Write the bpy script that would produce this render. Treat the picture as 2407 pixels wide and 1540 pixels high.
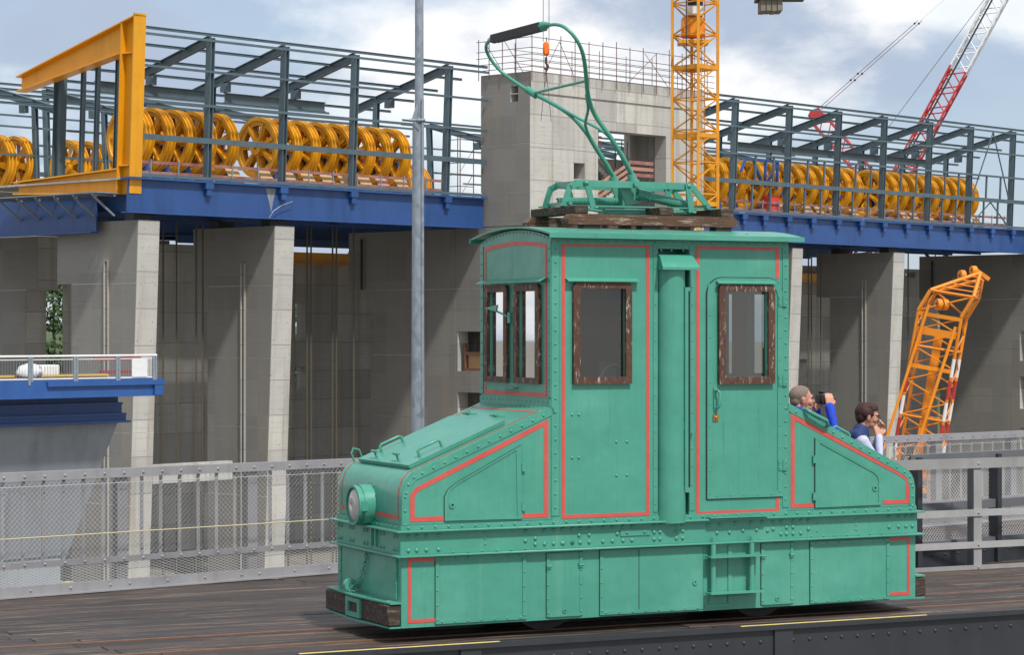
import bpy, bmesh, math, random
from mathutils import Vector, Matrix
R = math.radians
rnd = random.Random(7)
for o in list(bpy.data.objects):
    bpy.data.objects.remove(o, do_unlink=True)
scene = bpy.context.scene
COL = scene.collection
# ------------------------------------------------------------------ camera
cam_d = bpy.data.cameras.new('camera'); cam = bpy.data.objects.new('camera', cam_d); COL.objects.link(cam)
cam.location = (0, 0, 2.25); cam.rotation_euler = (R(90), 0, 0)
cam_d.sensor_width = 36; cam_d.sensor_fit = 'HORIZONTAL'; cam_d.lens = 5607 / 2406 * 36
cam_d.shift_y = 5 / 2406; cam_d.clip_start = .1; cam_d.clip_end = 6000
scene.camera = cam
# ------------------------------------------------------------------ sky, sun, exposure
SUN_EL, SUN_AZ = R(55), R(150)          # azimuth clockwise from +Y
w = bpy.data.worlds.new('World'); scene.world = w; w.use_nodes = True
nt = w.node_tree; nt.nodes.clear(); N = nt.nodes.new; LK = nt.links.new
out = N('ShaderNodeOutputWorld'); bg = N('ShaderNodeBackground'); bg.inputs[1].default_value = .115
sky = N('ShaderNodeTexSky'); sky.sky_type = 'NISHITA'; sky.sun_disc = False
sky.sun_elevation = SUN_EL; sky.sun_rotation = SUN_AZ; sky.air_density = 1.0; sky.dust_density = .6; sky.ozone_density = 2
tc = N('ShaderNodeTexCoord'); mp = N('ShaderNodeMapping'); mp.inputs['Scale'].default_value = (1, 1, 1.9)
mp.inputs['Location'].default_value = (3.1, 1.4, .35)
LK(tc.outputs['Generated'], mp.inputs[0])
def wnoise(scale, detail, rough, loc):
    m = N('ShaderNodeMapping'); m.inputs['Location'].default_value = loc; LK(mp.outputs[0], m.inputs[0])
    n = N('ShaderNodeTexNoise'); n.inputs['Scale'].default_value = scale; n.inputs['Detail'].default_value = detail
    n.inputs['Roughness'].default_value = rough; LK(m.outputs[0], n.inputs['Vector']); return n
def wramp(src, stops):
    r = N('ShaderNodeValToRGB'); e = r.color_ramp.elements
    for i, (p, c) in enumerate(stops):
        el = e[i] if i < 2 else e.new(p)
        el.position = p; el.color = (c, c, c, 1)
    r.color_ramp.interpolation = 'EASE'; LK(src, r.inputs[0]); return r
n1 = wnoise(7.0, 8, .54, (0, 0, 0)); n2 = wnoise(5.6, 8, .55, (4.2, 1.3, 2.2))
cover = wramp(n1.outputs['Fac'], [(.40, 0.72), (.54, 1)])
shade = wramp(n2.outputs['Fac'], [(.43, 0), (.57, 1)])
ccol = N('ShaderNodeMix'); ccol.data_type = 'RGBA'
ccol.inputs[6].default_value = (3.3, 3.95, 5.0, 1); ccol.inputs[7].default_value = (7.5, 7.5, 7.55, 1)
LK(shade.outputs[0], ccol.inputs[0])
mixs = N('ShaderNodeMix'); mixs.data_type = 'RGBA'
LK(cover.outputs[0], mixs.inputs[0]); LK(sky.outputs[0], mixs.inputs[6]); LK(ccol.outputs[2], mixs.inputs[7])
LK(mixs.outputs[2], bg.inputs[0]); LK(bg.outputs[0], out.inputs[0])
sd = bpy.data.lights.new('sun', 'SUN'); sd.energy = 3.3; sd.angle = R(4); sd.color = (1, .965, .91)
sun = bpy.data.objects.new('sun', sd); COL.objects.link(sun)
sv = Vector((math.sin(SUN_AZ) * math.cos(SUN_EL), math.cos(SUN_AZ) * math.cos(SUN_EL), math.sin(SUN_EL)))
sun.rotation_euler = sv.to_track_quat('Z', 'Y').to_euler(); sun.location = sv * 60
scene.view_settings.view_transform = 'Standard'; scene.view_settings.look = 'None'
scene.view_settings.exposure = 0.30; scene.view_settings.gamma = 1
try: scene.render.engine = 'CYCLES'
except Exception: pass

# ------------------------------------------------------------------ frames
TH = R(25.4)                                   # the locomotive, its rails and planks
LO = Vector((-.792, 17.08, 0))
PH = math.atan2(5607, 5147)                    # the lift building
BO = Vector((-25.139, 160.0, 0))
FA = math.atan(.813)                           # the mesh fence
FO = Vector((-4.263, 19.87, 0))
FRAMES = {'W': (Vector((0, 0, 0)), 0.0), 'L': (LO, TH), 'B': (BO, PH), 'F': (FO, FA)}
BASE = {}
K, ZR = .045, 2.25                             # the lift's facades lean outwards
def shear(p): return Vector((p[0], p[1] - K * (p[2] - ZR), p[2]))
def to_world(p, frame):
    o, a = FRAMES[frame]; c, s = math.cos(a), math.sin(a)
    return Vector((o.x + p[0] * c - p[1] * s, o.y + p[0] * s + p[1] * c, o.z + p[2]))
def set_tags(o, label=None, cat=None, group=None, kind=None):
    if label: o['label'] = label
    if cat: o['category'] = cat
    if group: o['group'] = group
    if kind: o['kind'] = kind
    return o
def thing(name, label, cat, frame='W', base=(0, 0, 0), group=None, kind=None):
    o = bpy.data.objects.new(name, None); COL.objects.link(o); o.empty_display_size = .3
    o.location = to_world(base, frame); o.rotation_euler = (0, 0, FRAMES[frame][1])
    BASE[o.name] = Vector(base)
    return set_tags(o, label, cat, group, kind)
ORD = ['first', 'second', 'third', 'fourth', 'fifth', 'sixth', 'seventh', 'eighth', 'ninth', 'tenth', 'eleventh', 'twelfth',
       'thirteenth', 'fourteenth', 'fifteenth', 'sixteenth', 'seventeenth', 'eighteenth', 'nineteenth', 'twentieth']

# ------------------------------------------------------------------ materials
MATS = {}
def mat(name, base, rough=.6, metal=0, col2=None, nscale=3.0, namt=.5, stretch=(1, 1, 1), bump=0, bscale=40, spec=.5, extra=None, detail=6, objrand=0):
    m = bpy.data.materials.new(name); m.use_nodes = True; MATS[name] = m
    t = m.node_tree; b = t.nodes['Principled BSDF']
    b.inputs['Roughness'].default_value = rough; b.inputs['Metallic'].default_value = metal
    b.inputs['Specular IOR Level'].default_value = spec
    b.inputs['Base Color'].default_value = (*base, 1)
    co = t.nodes.new('ShaderNodeTexCoord'); mpn = t.nodes.new('ShaderNodeMapping'); mpn.inputs['Scale'].default_value = stretch
    t.links.new(co.outputs['Object'], mpn.inputs[0])
    vec = mpn.outputs[0]
    if objrand:
        oi = t.nodes.new('ShaderNodeObjectInfo'); ad = t.nodes.new('ShaderNodeVectorMath'); ad.operation = 'ADD'
        sc_ = t.nodes.new('ShaderNodeMath'); sc_.operation = 'MULTIPLY'; sc_.inputs[1].default_value = 37
        t.links.new(oi.outputs['Random'], sc_.inputs[0]); t.links.new(vec, ad.inputs[0]); t.links.new(sc_.outputs[0], ad.inputs[1]); vec = ad.outputs[0]
    col = None
    if col2 is not None:
        n = t.nodes.new('ShaderNodeTexNoise'); n.inputs['Scale'].default_value = nscale; n.inputs['Detail'].default_value = detail; n.inputs['Roughness'].default_value = .62
        t.links.new(vec, n.inputs['Vector'])
        rp = t.nodes.new('ShaderNodeValToRGB'); rp.color_ramp.elements[0].position = .5 - .25 * (1 - namt) - .08; rp.color_ramp.elements[1].position = .5 + .25 * (1 - namt) + .08
        rp.color_ramp.elements[0].color = (*base, 1); rp.color_ramp.elements[1].color = (*col2, 1)
        t.links.new(n.outputs['Fac'], rp.inputs[0]); col = rp.outputs[0]
        t.links.new(col, b.inputs['Base Color'])
    if bump:
        nb = t.nodes.new('ShaderNodeTexNoise'); nb.inputs['Scale'].default_value = bscale; nb.inputs['Detail'].default_value = 4
        t.links.new(vec, nb.inputs['Vector'])
        bp = t.nodes.new('ShaderNodeBump'); bp.inputs['Strength'].default_value = bump; bp.inputs['Distance'].default_value = .02
        t.links.new(nb.outputs['Fac'], bp.inputs['Height']); t.links.new(bp.outputs[0], b.inputs['Normal'])
    if extra: extra(t, b, vec, col)
    return m
def nmix(t, fac, c1, c2, mode='MIX'):
    x = t.nodes.new('ShaderNodeMix'); x.data_type = 'RGBA'; x.blend_type = mode
    for i, v in ((0, fac), (6, c1), (7, c2)):
        if hasattr(v, 'is_output'): t.links.new(v, x.inputs[i])
        else: x.inputs[i].default_value = v if i == 0 else (*v, 1)
    return x.outputs[2]
def nnoise(t, vec, scale, detail=5, rough=.6, stretch=None):
    if stretch:
        mm = t.nodes.new('ShaderNodeMapping'); mm.inputs['Scale'].default_value = stretch; t.links.new(vec, mm.inputs[0]); vec = mm.outputs[0]
    n = t.nodes.new('ShaderNodeTexNoise'); n.inputs['Scale'].default_value = scale; n.inputs['Detail'].default_value = detail
    n.inputs['Roughness'].default_value = rough; t.links.new(vec, n.inputs['Vector']); return n.outputs['Fac']
def nramp(t, src, lo, hi):
    r = t.nodes.new('ShaderNodeMapRange'); r.inputs[1].default_value = lo; r.inputs[2].default_value = hi; r.clamp = True
    t.links.new(src, r.inputs[0]); return r.outputs[0]
def nmath(t, op, a, b=None):
    x = t.nodes.new('ShaderNodeMath'); x.operation = op
    for i, v in enumerate((a, b)):
        if v is None: continue
        if hasattr(v, 'is_output'): t.links.new(v, x.inputs[i])
        else: x.inputs[i].default_value = v
    return x.outputs[0]
def concrete_extra(t, b, vec, col):
    sp = t.nodes.new('ShaderNodeSeparateXYZ'); t.links.new(vec, sp.inputs[0])
    tot = None
    for i, per, wd in ((0, 2.55, .045), (1, 2.35, .045), (2, 2.5, .06)):
        f = nmath(t, 'FRACT', nmath(t, 'DIVIDE', nmath(t, 'ADD', sp.outputs[i], 400.37), per))
        l = nmath(t, 'LESS_THAN', f, wd / per)
        tot = l if tot is None else nmath(t, 'MAXIMUM', tot, l)
    sn_ = t.nodes.new('ShaderNodeVectorMath'); sn_.operation = 'SNAP'; sn_.inputs[1].default_value = (2.55, 2.35, 2.5); of = t.nodes.new('ShaderNodeVectorMath'); of.operation = 'ADD'; of.inputs[1].default_value = (400.37,) * 3
    t.links.new(vec, of.inputs[0]); t.links.new(of.outputs[0], sn_.inputs[0]); wn = t.nodes.new('ShaderNodeTexWhiteNoise'); t.links.new(sn_.outputs[0], wn.inputs['Vector'])
    col = nmix(t, nmath(t, 'MULTIPLY', wn.outputs['Value'], .8), col, (.33, .32, .30))
    c = nmix(t, nmath(t, 'MULTIPLY', tot, .72), col, (.15, .143, .13))
    boards = nnoise(t, vec, 1.0, 4, .7, (.22, .22, 7.0))                      # horizontal board and pour marks
    c = nmix(t, nmath(t, 'MULTIPLY', nramp(t, boards, .5, .72), .5), c, (.29, .28, .262))
    drips = nnoise(t, vec, 1.0, 5, .6, (1.3, 1.3, .06))                       # vertical run-off stains
    c = nmix(t, nmath(t, 'MULTIPLY', nramp(t, drips, .5, .70), .7), c, (.28, .245, .19))
    hz_ = nmath(t, 'ADD', nmath(t, 'ADD', sp.outputs[0], sp.outputs[1]), 400.9)
    dx = nmath(t, 'SUBTRACT', nmath(t, 'FRACT', nmath(t, 'DIVIDE', hz_, 1.21)), .5); dz = nmath(t, 'SUBTRACT', nmath(t, 'FRACT', nmath(t, 'DIVIDE', nmath(t, 'ADD', sp.outputs[2], 400.62), 1.25)), .5)
    tie = nmath(t, 'LESS_THAN', nmath(t, 'ADD', nmath(t, 'MULTIPLY', dx, dx), nmath(t, 'MULTIPLY', dz, dz)), .0022)
    c = nmix(t, nmath(t, 'MULTIPLY', tie, .5), c, (.14, .135, .13))
    spots = nnoise(t, vec, 5.5, 3, .5)
    c = nmix(t, nmath(t, 'MULTIPLY', nramp(t, spots, .66, .74), .4), c, (.2, .195, .19))
    t.links.new(c, b.inputs['Base Color'])
def loco_extra(t, b, vec, col):
    c = col
    runs = nnoise(t, vec, 1.0, 4, .6, (9, 9, .5))
    c = nmix(t, nmath(t, 'MULTIPLY', nramp(t, runs, .62, .8), .35), c, (.16, .36, .24))
    grime = nnoise(t, vec, 2.3, 7, .7)
    c = nmix(t, nmath(t, 'MULTIPLY', nramp(t, grime, .58, .8), .30), c, (.036, .15, .105))
    pale = nnoise(t, vec, 1.1, 5, .65); c = nmix(t, nmath(t, 'MULTIPLY', nramp(t, pale, .5, .72), .45), c, (.125, .385, .295))
    drip = nnoise(t, vec, 1.0, 6, .7, (16, 16, .9)); c = nmix(t, nmath(t, 'MULTIPLY', nramp(t, drip, .60, .74), .5), c, (.028, .135, .095))
    brush = nnoise(t, vec, 1.0, 3, .6, (60, 60, 3)); c = nmix(t, nmath(t, 'MULTIPLY', nramp(t, brush, .5, .8), .22), c, (.03, .17, .12))
    rust = nnoise(t, vec, 11, 7, .75, (1, 1, .6))
    c = nmix(t, nmath(t, 'MULTIPLY', nramp(t, rust, .70, .75), .85), c, (.12, .055, .025))
    sc = nnoise(t, vec, 60, 2, .5, (1, 1, .25))
    c = nmix(t, nmath(t, 'MULTIPLY', nramp(t, sc, .775, .79), .35), c, (.3, .45, .38))
    t.links.new(c, b.inputs['Base Color'])
    rr = nnoise(t, vec, 6, 4, .6); mr = t.nodes.new('ShaderNodeMapRange'); mr.inputs[3].default_value = .22; mr.inputs[4].default_value = .46
    t.links.new(rr, mr.inputs[0]); t.links.new(mr.outputs[0], b.inputs['Roughness'])
    # slightly buckled sheet metal
    b1 = nnoise(t, vec, 3.2, 2, .5); b2 = nnoise(t, vec, 90, 2, .5)
    h = nmath(t, 'ADD', nmath(t, 'MULTIPLY', b1, 1.0), nmath(t, 'MULTIPLY', b2, .03))
    bp = t.nodes.new('ShaderNodeBump'); bp.inputs['Strength'].default_value = .28; bp.inputs['Distance'].default_value = .05
    t.links.new(h, bp.inputs['Height']); t.links.new(bp.outputs[0], b.inputs['Normal'])
def timber_extra(pale, amount):
    def f(t, b, vec, col):
        c = col
        g = nnoise(t, vec, 1.0, 6, .7, (1.6, 26, 26))
        c = nmix(t, nmath(t, 'MULTIPLY', nramp(t, g, .5, .75), .7), c, (.016, .011, .008))
        p = nnoise(t, vec, 1.0, 7, .75, (5, 40, 40))
        c = nmix(t, nmath(t, 'MULTIPLY', nramp(t, p, .53, .63), amount), c, pale)
        t.links.new(c, b.inputs['Base Color'])
        bp = t.nodes.new('ShaderNodeBump'); bp.inputs['Strength'].default_value = .7; bp.inputs['Distance'].default_value = .012
        t.links.new(g, bp.inputs['Height']); t.links.new(bp.outputs[0], b.inputs['Normal'])
    return f
def frame_extra(t, b, vec, col):
    p = nnoise(t, vec, 1.0, 7, .8, (45, 45, 13))
    c = nmix(t, nramp(t, p, .55, .63), col, (.38, .31, .27))
    t.links.new(c, b.inputs['Base Color'])
def galv_extra(t, b, vec, col):
    v = t.nodes.new('ShaderNodeTexVoronoi'); v.inputs['Scale'].default_value = 26; 
    mm = t.nodes.new('ShaderNodeMapping'); mm.inputs['Scale'].default_value = (1, 1, .45); t.links.new(vec, mm.inputs[0]); t.links.new(mm.outputs[0], v.inputs['Vector'])
    sp = t.nodes.new('ShaderNodeSeparateColor'); t.links.new(v.outputs['Color'], sp.inputs[0])
    c = nmix(t, nmath(t, 'MULTIPLY', sp.outputs[0], .7), col, (.32, .36, .41))
    t.links.new(c, b.inputs['Base Color'])
def weather(amount=.5, dark=.45, rust=(.16, .07, .03), rust_amt=.5, sx=1.0):
    def f(t, b, vec, col):
        v = t.nodes.new('ShaderNodeHueSaturation'); v.inputs['Value'].default_value = dark; t.links.new(col, v.inputs['Color'])
        st_ = nnoise(t, vec, 1.0, 6, .68, (2.2 * sx, 2.2 * sx, .28 * sx)); c = nmix(t, nmath(t, 'MULTIPLY', nramp(t, st_, .50, .76), amount), col, v.outputs[0])
        pt = nnoise(t, vec, .9 * sx, 7, .72); c = nmix(t, nmath(t, 'MULTIPLY', nramp(t, pt, .52, .75), amount * .8), c, v.outputs[0])
        rs_ = nnoise(t, vec, 3.5 * sx, 6, .75, (1, 1, .5)); c = nmix(t, nmath(t, 'MULTIPLY', nramp(t, rs_, .69, .76), rust_amt), c, rust)
        oi = t.nodes.new('ShaderNodeObjectInfo'); v2 = t.nodes.new('ShaderNodeHueSaturation'); v2.inputs['Value'].default_value = .78; t.links.new(c, v2.inputs['Color'])
        c = nmix(t, oi.outputs['Random'], c, v2.outputs[0])
        t.links.new(c, b.inputs['Base Color'])
    return f
GREEN = mat('green_paint', (.052, .256, .184), .42, col2=(.068, .30, .22), nscale=1.6, namt=.2, extra=loco_extra)
RED = mat('red_line', (.50, .062, .052), .45, col2=(.56, .095, .08), nscale=8)
TIMBER = mat('old_timber', (.075, .036, .02), .85, col2=(.12, .06, .034), nscale=6, extra=timber_extra((.36, .27, .22), .9))
TIMBERD = mat('dark_timber', (.035, .022, .016), .85, col2=(.06, .04, .028), nscale=6, extra=timber_extra((.3, .25, .2), .45))
WFRAME = mat('window_wood', (.055, .021, .011), .6, col2=(.09, .038, .021), nscale=12, extra=frame_extra)
def plank_extra(t, b, vec, col):
    c = col
    oi = t.nodes.new('ShaderNodeObjectInfo')
    c = nmix(t, nmath(t, 'MULTIPLY', oi.outputs['Random'], .9), c, (.016, .013, .014))
    g1 = nnoise(t, vec, 1.0, 8, .72, (.5, 13, 13))
    c = nmix(t, nmath(t, 'MULTIPLY', nramp(t, g1, .46, .62), .9), c, (.010, .008, .007))
    g2 = nnoise(t, vec, 1.0, 8, .78, (.9, 22, 22))
    c = nmix(t, nmath(t, 'MULTIPLY', nramp(t, g2, .54, .62), .8), c, (.25, .18, .135))
    g3 = nnoise(t, vec, .6, 3, .5, (.5, 2.2, 1))
    c = nmix(t, nmath(t, 'MULTIPLY', nramp(t, g3, .5, .68), .35), c, (.10, .055, .03))
    t.links.new(c, b.inputs['Base Color'])
    bp = t.nodes.new('ShaderNodeBump'); bp.inputs['Strength'].default_value = .8; bp.inputs['Distance'].default_value = .01
    t.links.new(g1, bp.inputs['Height']); t.links.new(bp.outputs[0], b.inputs['Normal'])
PLANK = mat('deck_plank', (.040, .028, .023), .62, col2=(.068, .047, .037), nscale=2, objrand=1, extra=plank_extra)
JOINT = mat('pale_joint', (.62, .59, .52), .85, col2=(.42, .40, .36), nscale=1.5)
CONC = mat('concrete', (.60, .58, .53), .85, col2=(.45, .435, .395), nscale=.55, namt=.1, bump=.12, bscale=6, extra=concrete_extra)
BLUE = mat('blue_steel', (.026, .082, .26), .42, col2=(.032, .098, .30), nscale=.35, namt=.2, extra=weather(0.55, .45, rust_amt=0.35, sx=0.5))
BLUEP = mat('bright_blue_steel', (.022, .090, .29), .45, col2=(.028, .105, .34), nscale=.5, extra=weather(0.45, .45, rust_amt=0.3, sx=0.6))
YEL = mat('yellow_steel', (.88, .37, .005), .42, col2=(.90, .41, .008), nscale=.5, namt=.2, extra=weather(0.35, .45, rust_amt=0.4, sx=0.5))
YELC = mat('crane_yellow', (.82, .36, .012), .45, col2=(.72, .28, .01), nscale=1.2, namt=.2, extra=weather(0.45, .45, rust_amt=0.5, sx=1))
ORG = mat('crane_orange', (.87, .30, .007), .45, col2=(.78, .23, .006), nscale=1.5, namt=.2, extra=weather(0.4, .45, rust_amt=0.4, sx=1.2))
SHV = mat('sheave_yellow', (.86, .41, .009), .5, col2=(.76, .33, .008), nscale=.8, namt=.2, extra=weather(0.5, .45, rust_amt=0.55, sx=0.8))
STEEL = mat('grey_blue_steel', (.085, .132, .158), .5, col2=(.105, .158, .185), nscale=.6, namt=.2, extra=weather(0.45, .45, rust_amt=0.3, sx=0.6))
GALV = mat('galvanised', (.16, .19, .225), .5, metal=.2, col2=(.24, .275, .315), nscale=9, extra=galv_extra)
FENCE = mat('fence_grey', (.33, .325, .34), .55, col2=(.27, .265, .275), nscale=4, namt=.2, extra=weather(0.45, .45, rust_amt=0.35, sx=3))
FENCEP = mat('fence_pale_grey', (.38, .378, .375), .6, col2=(.31, .308, .30), nscale=4, extra=weather(0.45, .45, rust_amt=0.35, sx=3))
WIRE = mat('wire', (.44, .44, .44), .5, metal=.1)
DARK = mat('dark_steel', (.024, .028, .035), .5, col2=(.034, .038, .046), nscale=3, extra=weather(0.4, .45, rust_amt=0.3, sx=2))
DARKG = mat('slate_steel', (.10, .105, .115), .55, col2=(.13, .135, .14), nscale=3)
BLACK = mat('black_rubber', (.012, .012, .013), .6)
IRON = mat('dark_iron', (.02, .018, .017), .6, col2=(.04, .03, .025), nscale=12)
RUST = mat('rust_rail', (.13, .06, .032), .6, col2=(.20, .10, .055), nscale=10)
ROPE = mat('steel_rope', (.09, .075, .055), .6)
YLINE = mat('yellow_line', (.85, .66, .22), .7, col2=(.6, .48, .2), nscale=14, namt=.6)
WHITE = mat('white_paint', (.74, .74, .74), .5, col2=(.64, .64, .64), nscale=3)
REDS = mat('red_steel', (.52, .03, .03), .5, col2=(.44, .03, .03), nscale=3, extra=weather(0.4, .45, rust_amt=0.3, sx=1))
GUARD = mat('guard_red', (.22, .06, .05), .7, col2=(.36, .20, .17), nscale=1.1, namt=.6)
PLY = mat('plywood', (.52, .34, .17), .75, col2=(.42, .26, .12), nscale=2)
PINK = mat('pinkish_board', (.48, .26, .19), .75, col2=(.36, .17, .12), nscale=1.4)
LINING = mat('cab_lining', (.33, .28, .16), .7, col2=(.25, .21, .12), nscale=2)
BRASS = mat('brass', (.45, .22, .06), .4, metal=.7)
HULL = mat('grey_hull', (.26, .285, .31), .6, col2=(.30, .325, .35), nscale=.25, namt=.2, extra=weather(0.5, .45, rust_amt=0.3, sx=0.4))
SLAB = mat('counterweight_concrete', (.22, .20, .15), .85, col2=(.15, .135, .1), nscale=2, bump=.3, bscale=8)
SCAFF = mat('scaffold_tube', (.06, .05, .048), .5, col2=(.18, .06, .045), nscale=.6, namt=.7)
EARTH = mat('earth', (.22, .20, .17), .9, col2=(.16, .15, .125), nscale=.05)
TURF = mat('turf', (.05, .085, .025), .9, col2=(.085, .10, .04), nscale=.05)
LEAF = mat('leaves', (.022, .055, .016), .6, col2=(.05, .095, .025), nscale=.3, objrand=1)
SKIN = mat('skin', (.52, .235, .155), .5, col2=(.57, .28, .19), nscale=8)
HAIRG = mat('grey_hair', (.13, .092, .076), .9, col2=(.25, .19, .16), nscale=60)
HAIRR = mat('auburn_hair', (.022, .006, .005), .75, col2=(.05, .012, .008), nscale=30)
BLUEF = mat('blue_fleece', (.012, .045, .42), .9, col2=(.018, .06, .5), nscale=20, bump=.3, bscale=30)
NAVY = mat('navy_vest', (.012, .028, .11), .75, col2=(.018, .04, .14), nscale=15, bump=.5, bscale=14)
LAV = mat('lavender_knit', (.50, .52, .68), .9, col2=(.43, .45, .61), nscale=15, bump=.4, bscale=25)
JEANS = mat('dark_trousers', (.03, .035, .05), .9)
ROUGHW = mat('sack_white', (.68, .68, .68), .8, col2=(.55, .55, .55), nscale=3, bump=.6, bscale=6)
TARP = mat('pale_tarp', (.48, .47, .44), .8, col2=(.36, .35, .32), nscale=2, bump=.6, bscale=5)
LIME = mat('lime_plastic', (.13, .55, .04), .5)
SIGNR = mat('red_cabinet', (.62, .045, .03), .45)
g = bpy.data.materials.new('window_glass'); g.use_nodes = True; MATS['glass'] = g
t = g.node_tree; t.nodes.clear()
o_ = t.nodes.new('ShaderNodeOutputMaterial'); tr = t.nodes.new('ShaderNodeBsdfTransparent'); tr.inputs[0].default_value = (.70, .73, .70, 1)
gl = t.nodes.new('ShaderNodeBsdfGlossy'); gl.inputs['Roughness'].default_value = .02
fr = t.nodes.new('ShaderNodeFresnel'); fr.inputs[0].default_value = 1.5; mx = t.nodes.new('ShaderNodeMixShader')
fm = t.nodes.new('ShaderNodeMath'); fm.operation = 'MULTIPLY'; fm.inputs[1].default_value = 2.0
t.links.new(fr.outputs[0], fm.inputs[0]); t.links.new(fm.outputs[0], mx.inputs[0]); t.links.new(tr.outputs[0], mx.inputs[1]); t.links.new(gl.outputs[0], mx.inputs[2]); t.links.new(mx.outputs[0], o_.inputs[0])
GLASS = g
LENS = mat('lamp_glass', (.50, .49, .45), .12, col2=(.36, .35, .32), nscale=14)

# ------------------------------------------------------------------ mesh builder
class MB:
    def __init__(s, xf=None): s.v, s.f, s.xf, s.sm = [], [], xf, []
    def add(s, vs, fs, smooth=False):
        n = len(s.v); s.v += [Vector(p) for p in vs]; s.f += [tuple(i + n for i in f) for f in fs]; s.sm += [smooth] * len(fs); return s
    def box(s, x0, x1, y0, y1, z0, z1):
        return s.add([(x0, y0, z0), (x1, y0, z0), (x1, y1, z0), (x0, y1, z0), (x0, y0, z1), (x1, y0, z1), (x1, y1, z1), (x0, y1, z1)],
                     [(0, 3, 2, 1), (4, 5, 6, 7), (0, 1, 5, 4), (1, 2, 6, 5), (2, 3, 7, 6), (3, 0, 4, 7)])
    def cbox(s, x0, x1, y0, y1, z0, z1, c=.01):
        """box with chamfered vertical and top edges"""
        b0 = [(x0 + c, y0), (x1 - c, y0), (x1, y0 + c), (x1, y1 - c), (x1 - c, y1), (x0 + c, y1), (x0, y1 - c), (x0, y0 + c)]
        b1 = [(min(max(x, x0 + c), x1 - c), min(max(y, y0 + c), y1 - c)) for x, y in b0]
        vs = [(x, y, z0 + c) for x, y in b0] + [(x, y, z1 - c) for x, y in b0] + [(x, y, z1) for x, y in b1] + [(x, y, z0) for x, y in b1]
        fs = [(i, (i + 1) % 8, 8 + (i + 1) % 8, 8 + i) for i in range(8)] + [(8 + i, 8 + (i + 1) % 8, 16 + (i + 1) % 8, 16 + i) for i in range(8)]
        fs += [(24 + i, 24 + (i + 1) % 8, (i + 1) % 8, i) for i in range(8)] + [tuple(range(16, 24)), tuple(range(31, 23, -1))]
        return s.add(vs, fs)
    def bar(s, p, q, w, h, up=(0, 0, 1)):
        p, q = Vector(p), Vector(q); d = (q - p)
        if d.length < 1e-6: return s
        d.normalize(); up = Vector(up)
        if abs(d.dot(up)) > .98: up = Vector((0, 1, 0)) if abs(d.y) < .9 else Vector((1, 0, 0))
        x = d.cross(up).normalized() * (w / 2); y = x.cross(d).normalized() * (h / 2)
        vs = [p - x - y, p + x - y, p + x + y, p - x + y, q - x - y, q + x - y, q + x + y, q - x + y]
        return s.add(vs, [(0, 3, 2, 1), (4, 5, 6, 7), (0, 1, 5, 4), (1, 2, 6, 5), (2, 3, 7, 6), (3, 0, 4, 7)])
    def ibeam(s, p, q, w, h, t=.03, up=(0, 0, 1)):
        """an I section: h is along up"""
        p, q = Vector(p), Vector(q); d = (q - p).normalized(); up = Vector(up)
        if abs(d.dot(up)) > .98: up = Vector((0, 1, 0))
        x = d.cross(up).normalized(); y = x.cross(d).normalized()
        s.bar(p + y * (h / 2 - t / 2), q + y * (h / 2 - t / 2), w, t, up); s.bar(p - y * (h / 2 - t / 2), q - y * (h / 2 - t / 2), w, t, up)
        return s.bar(p, q, t, h - 2 * t - .002, up)
    def tube(s, p, q, r, n=6, r2=None, caps=True):
        return s.path([p, q], r, n, radii=[r, r2 if r2 is not None else r], caps=caps)
    def path(s, pts, r, n=6, radii=None, caps=True, smooth=True):
        pts = [Vector(p) for p in pts]; k = len(pts); rings = []; prev = None
        for i, p in enumerate(pts):
            d = (pts[min(i + 1, k - 1)] - pts[max(i - 1, 0)]).normalized()
            if prev is None:
                u = d.cross(Vector((0, 0, 1)))
                if u.length < .05: u = d.cross(Vector((0, 1, 0)))
            else: u = prev - d * prev.dot(d)
            u.normalize(); prev = u; v_ = d.cross(u); rr = radii[i] if radii else r
            rings.append([p + (u * math.cos(2 * math.pi * j / n) + v_ * math.sin(2 * math.pi * j / n)) * rr for j in range(n)])
        vs = [q for rg in rings for q in rg]
        fs = [(i * n + j, i * n + (j + 1) % n, (i + 1) * n + (j + 1) % n, (i + 1) * n + j) for i in range(k - 1) for j in range(n)]
        s.add(vs, fs, smooth and n > 5)
        if caps: s.add(rings[0] + rings[-1], [tuple(range(n - 1, -1, -1)), tuple(range(n, 2 * n))])
        return s
    def prism(s, poly, vec):
        vec = Vector(vec); n = len(poly); a = [Vector(p) for p in poly]
        s.add(a + [p + vec for p in a], [tuple(range(n - 1, -1, -1)), tuple(range(n, 2 * n))] + [(i, (i + 1) % n, n + (i + 1) % n, n + i) for i in range(n)])
        return s
    def ring(s, outer, inner, vec):
        """prism between two closed loops of equal length"""
        n = len(outer); o = [Vector(p) for p in outer]; i_ = [Vector(p) for p in inner]; vec = Vector(vec)
        vs = o + i_ + [p + vec for p in o] + [p + vec for p in i_]; fs = []
        for k in range(n):
            j = (k + 1) % n
            fs += [(k, j, n + j, n + k), (2 * n + k, 3 * n + k, 3 * n + j, 2 * n + j), (k, 2 * n + k, 2 * n + j, j), (n + k, n + j, 3 * n + j, 3 * n + k)]
        return s.add(vs, fs)
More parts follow.
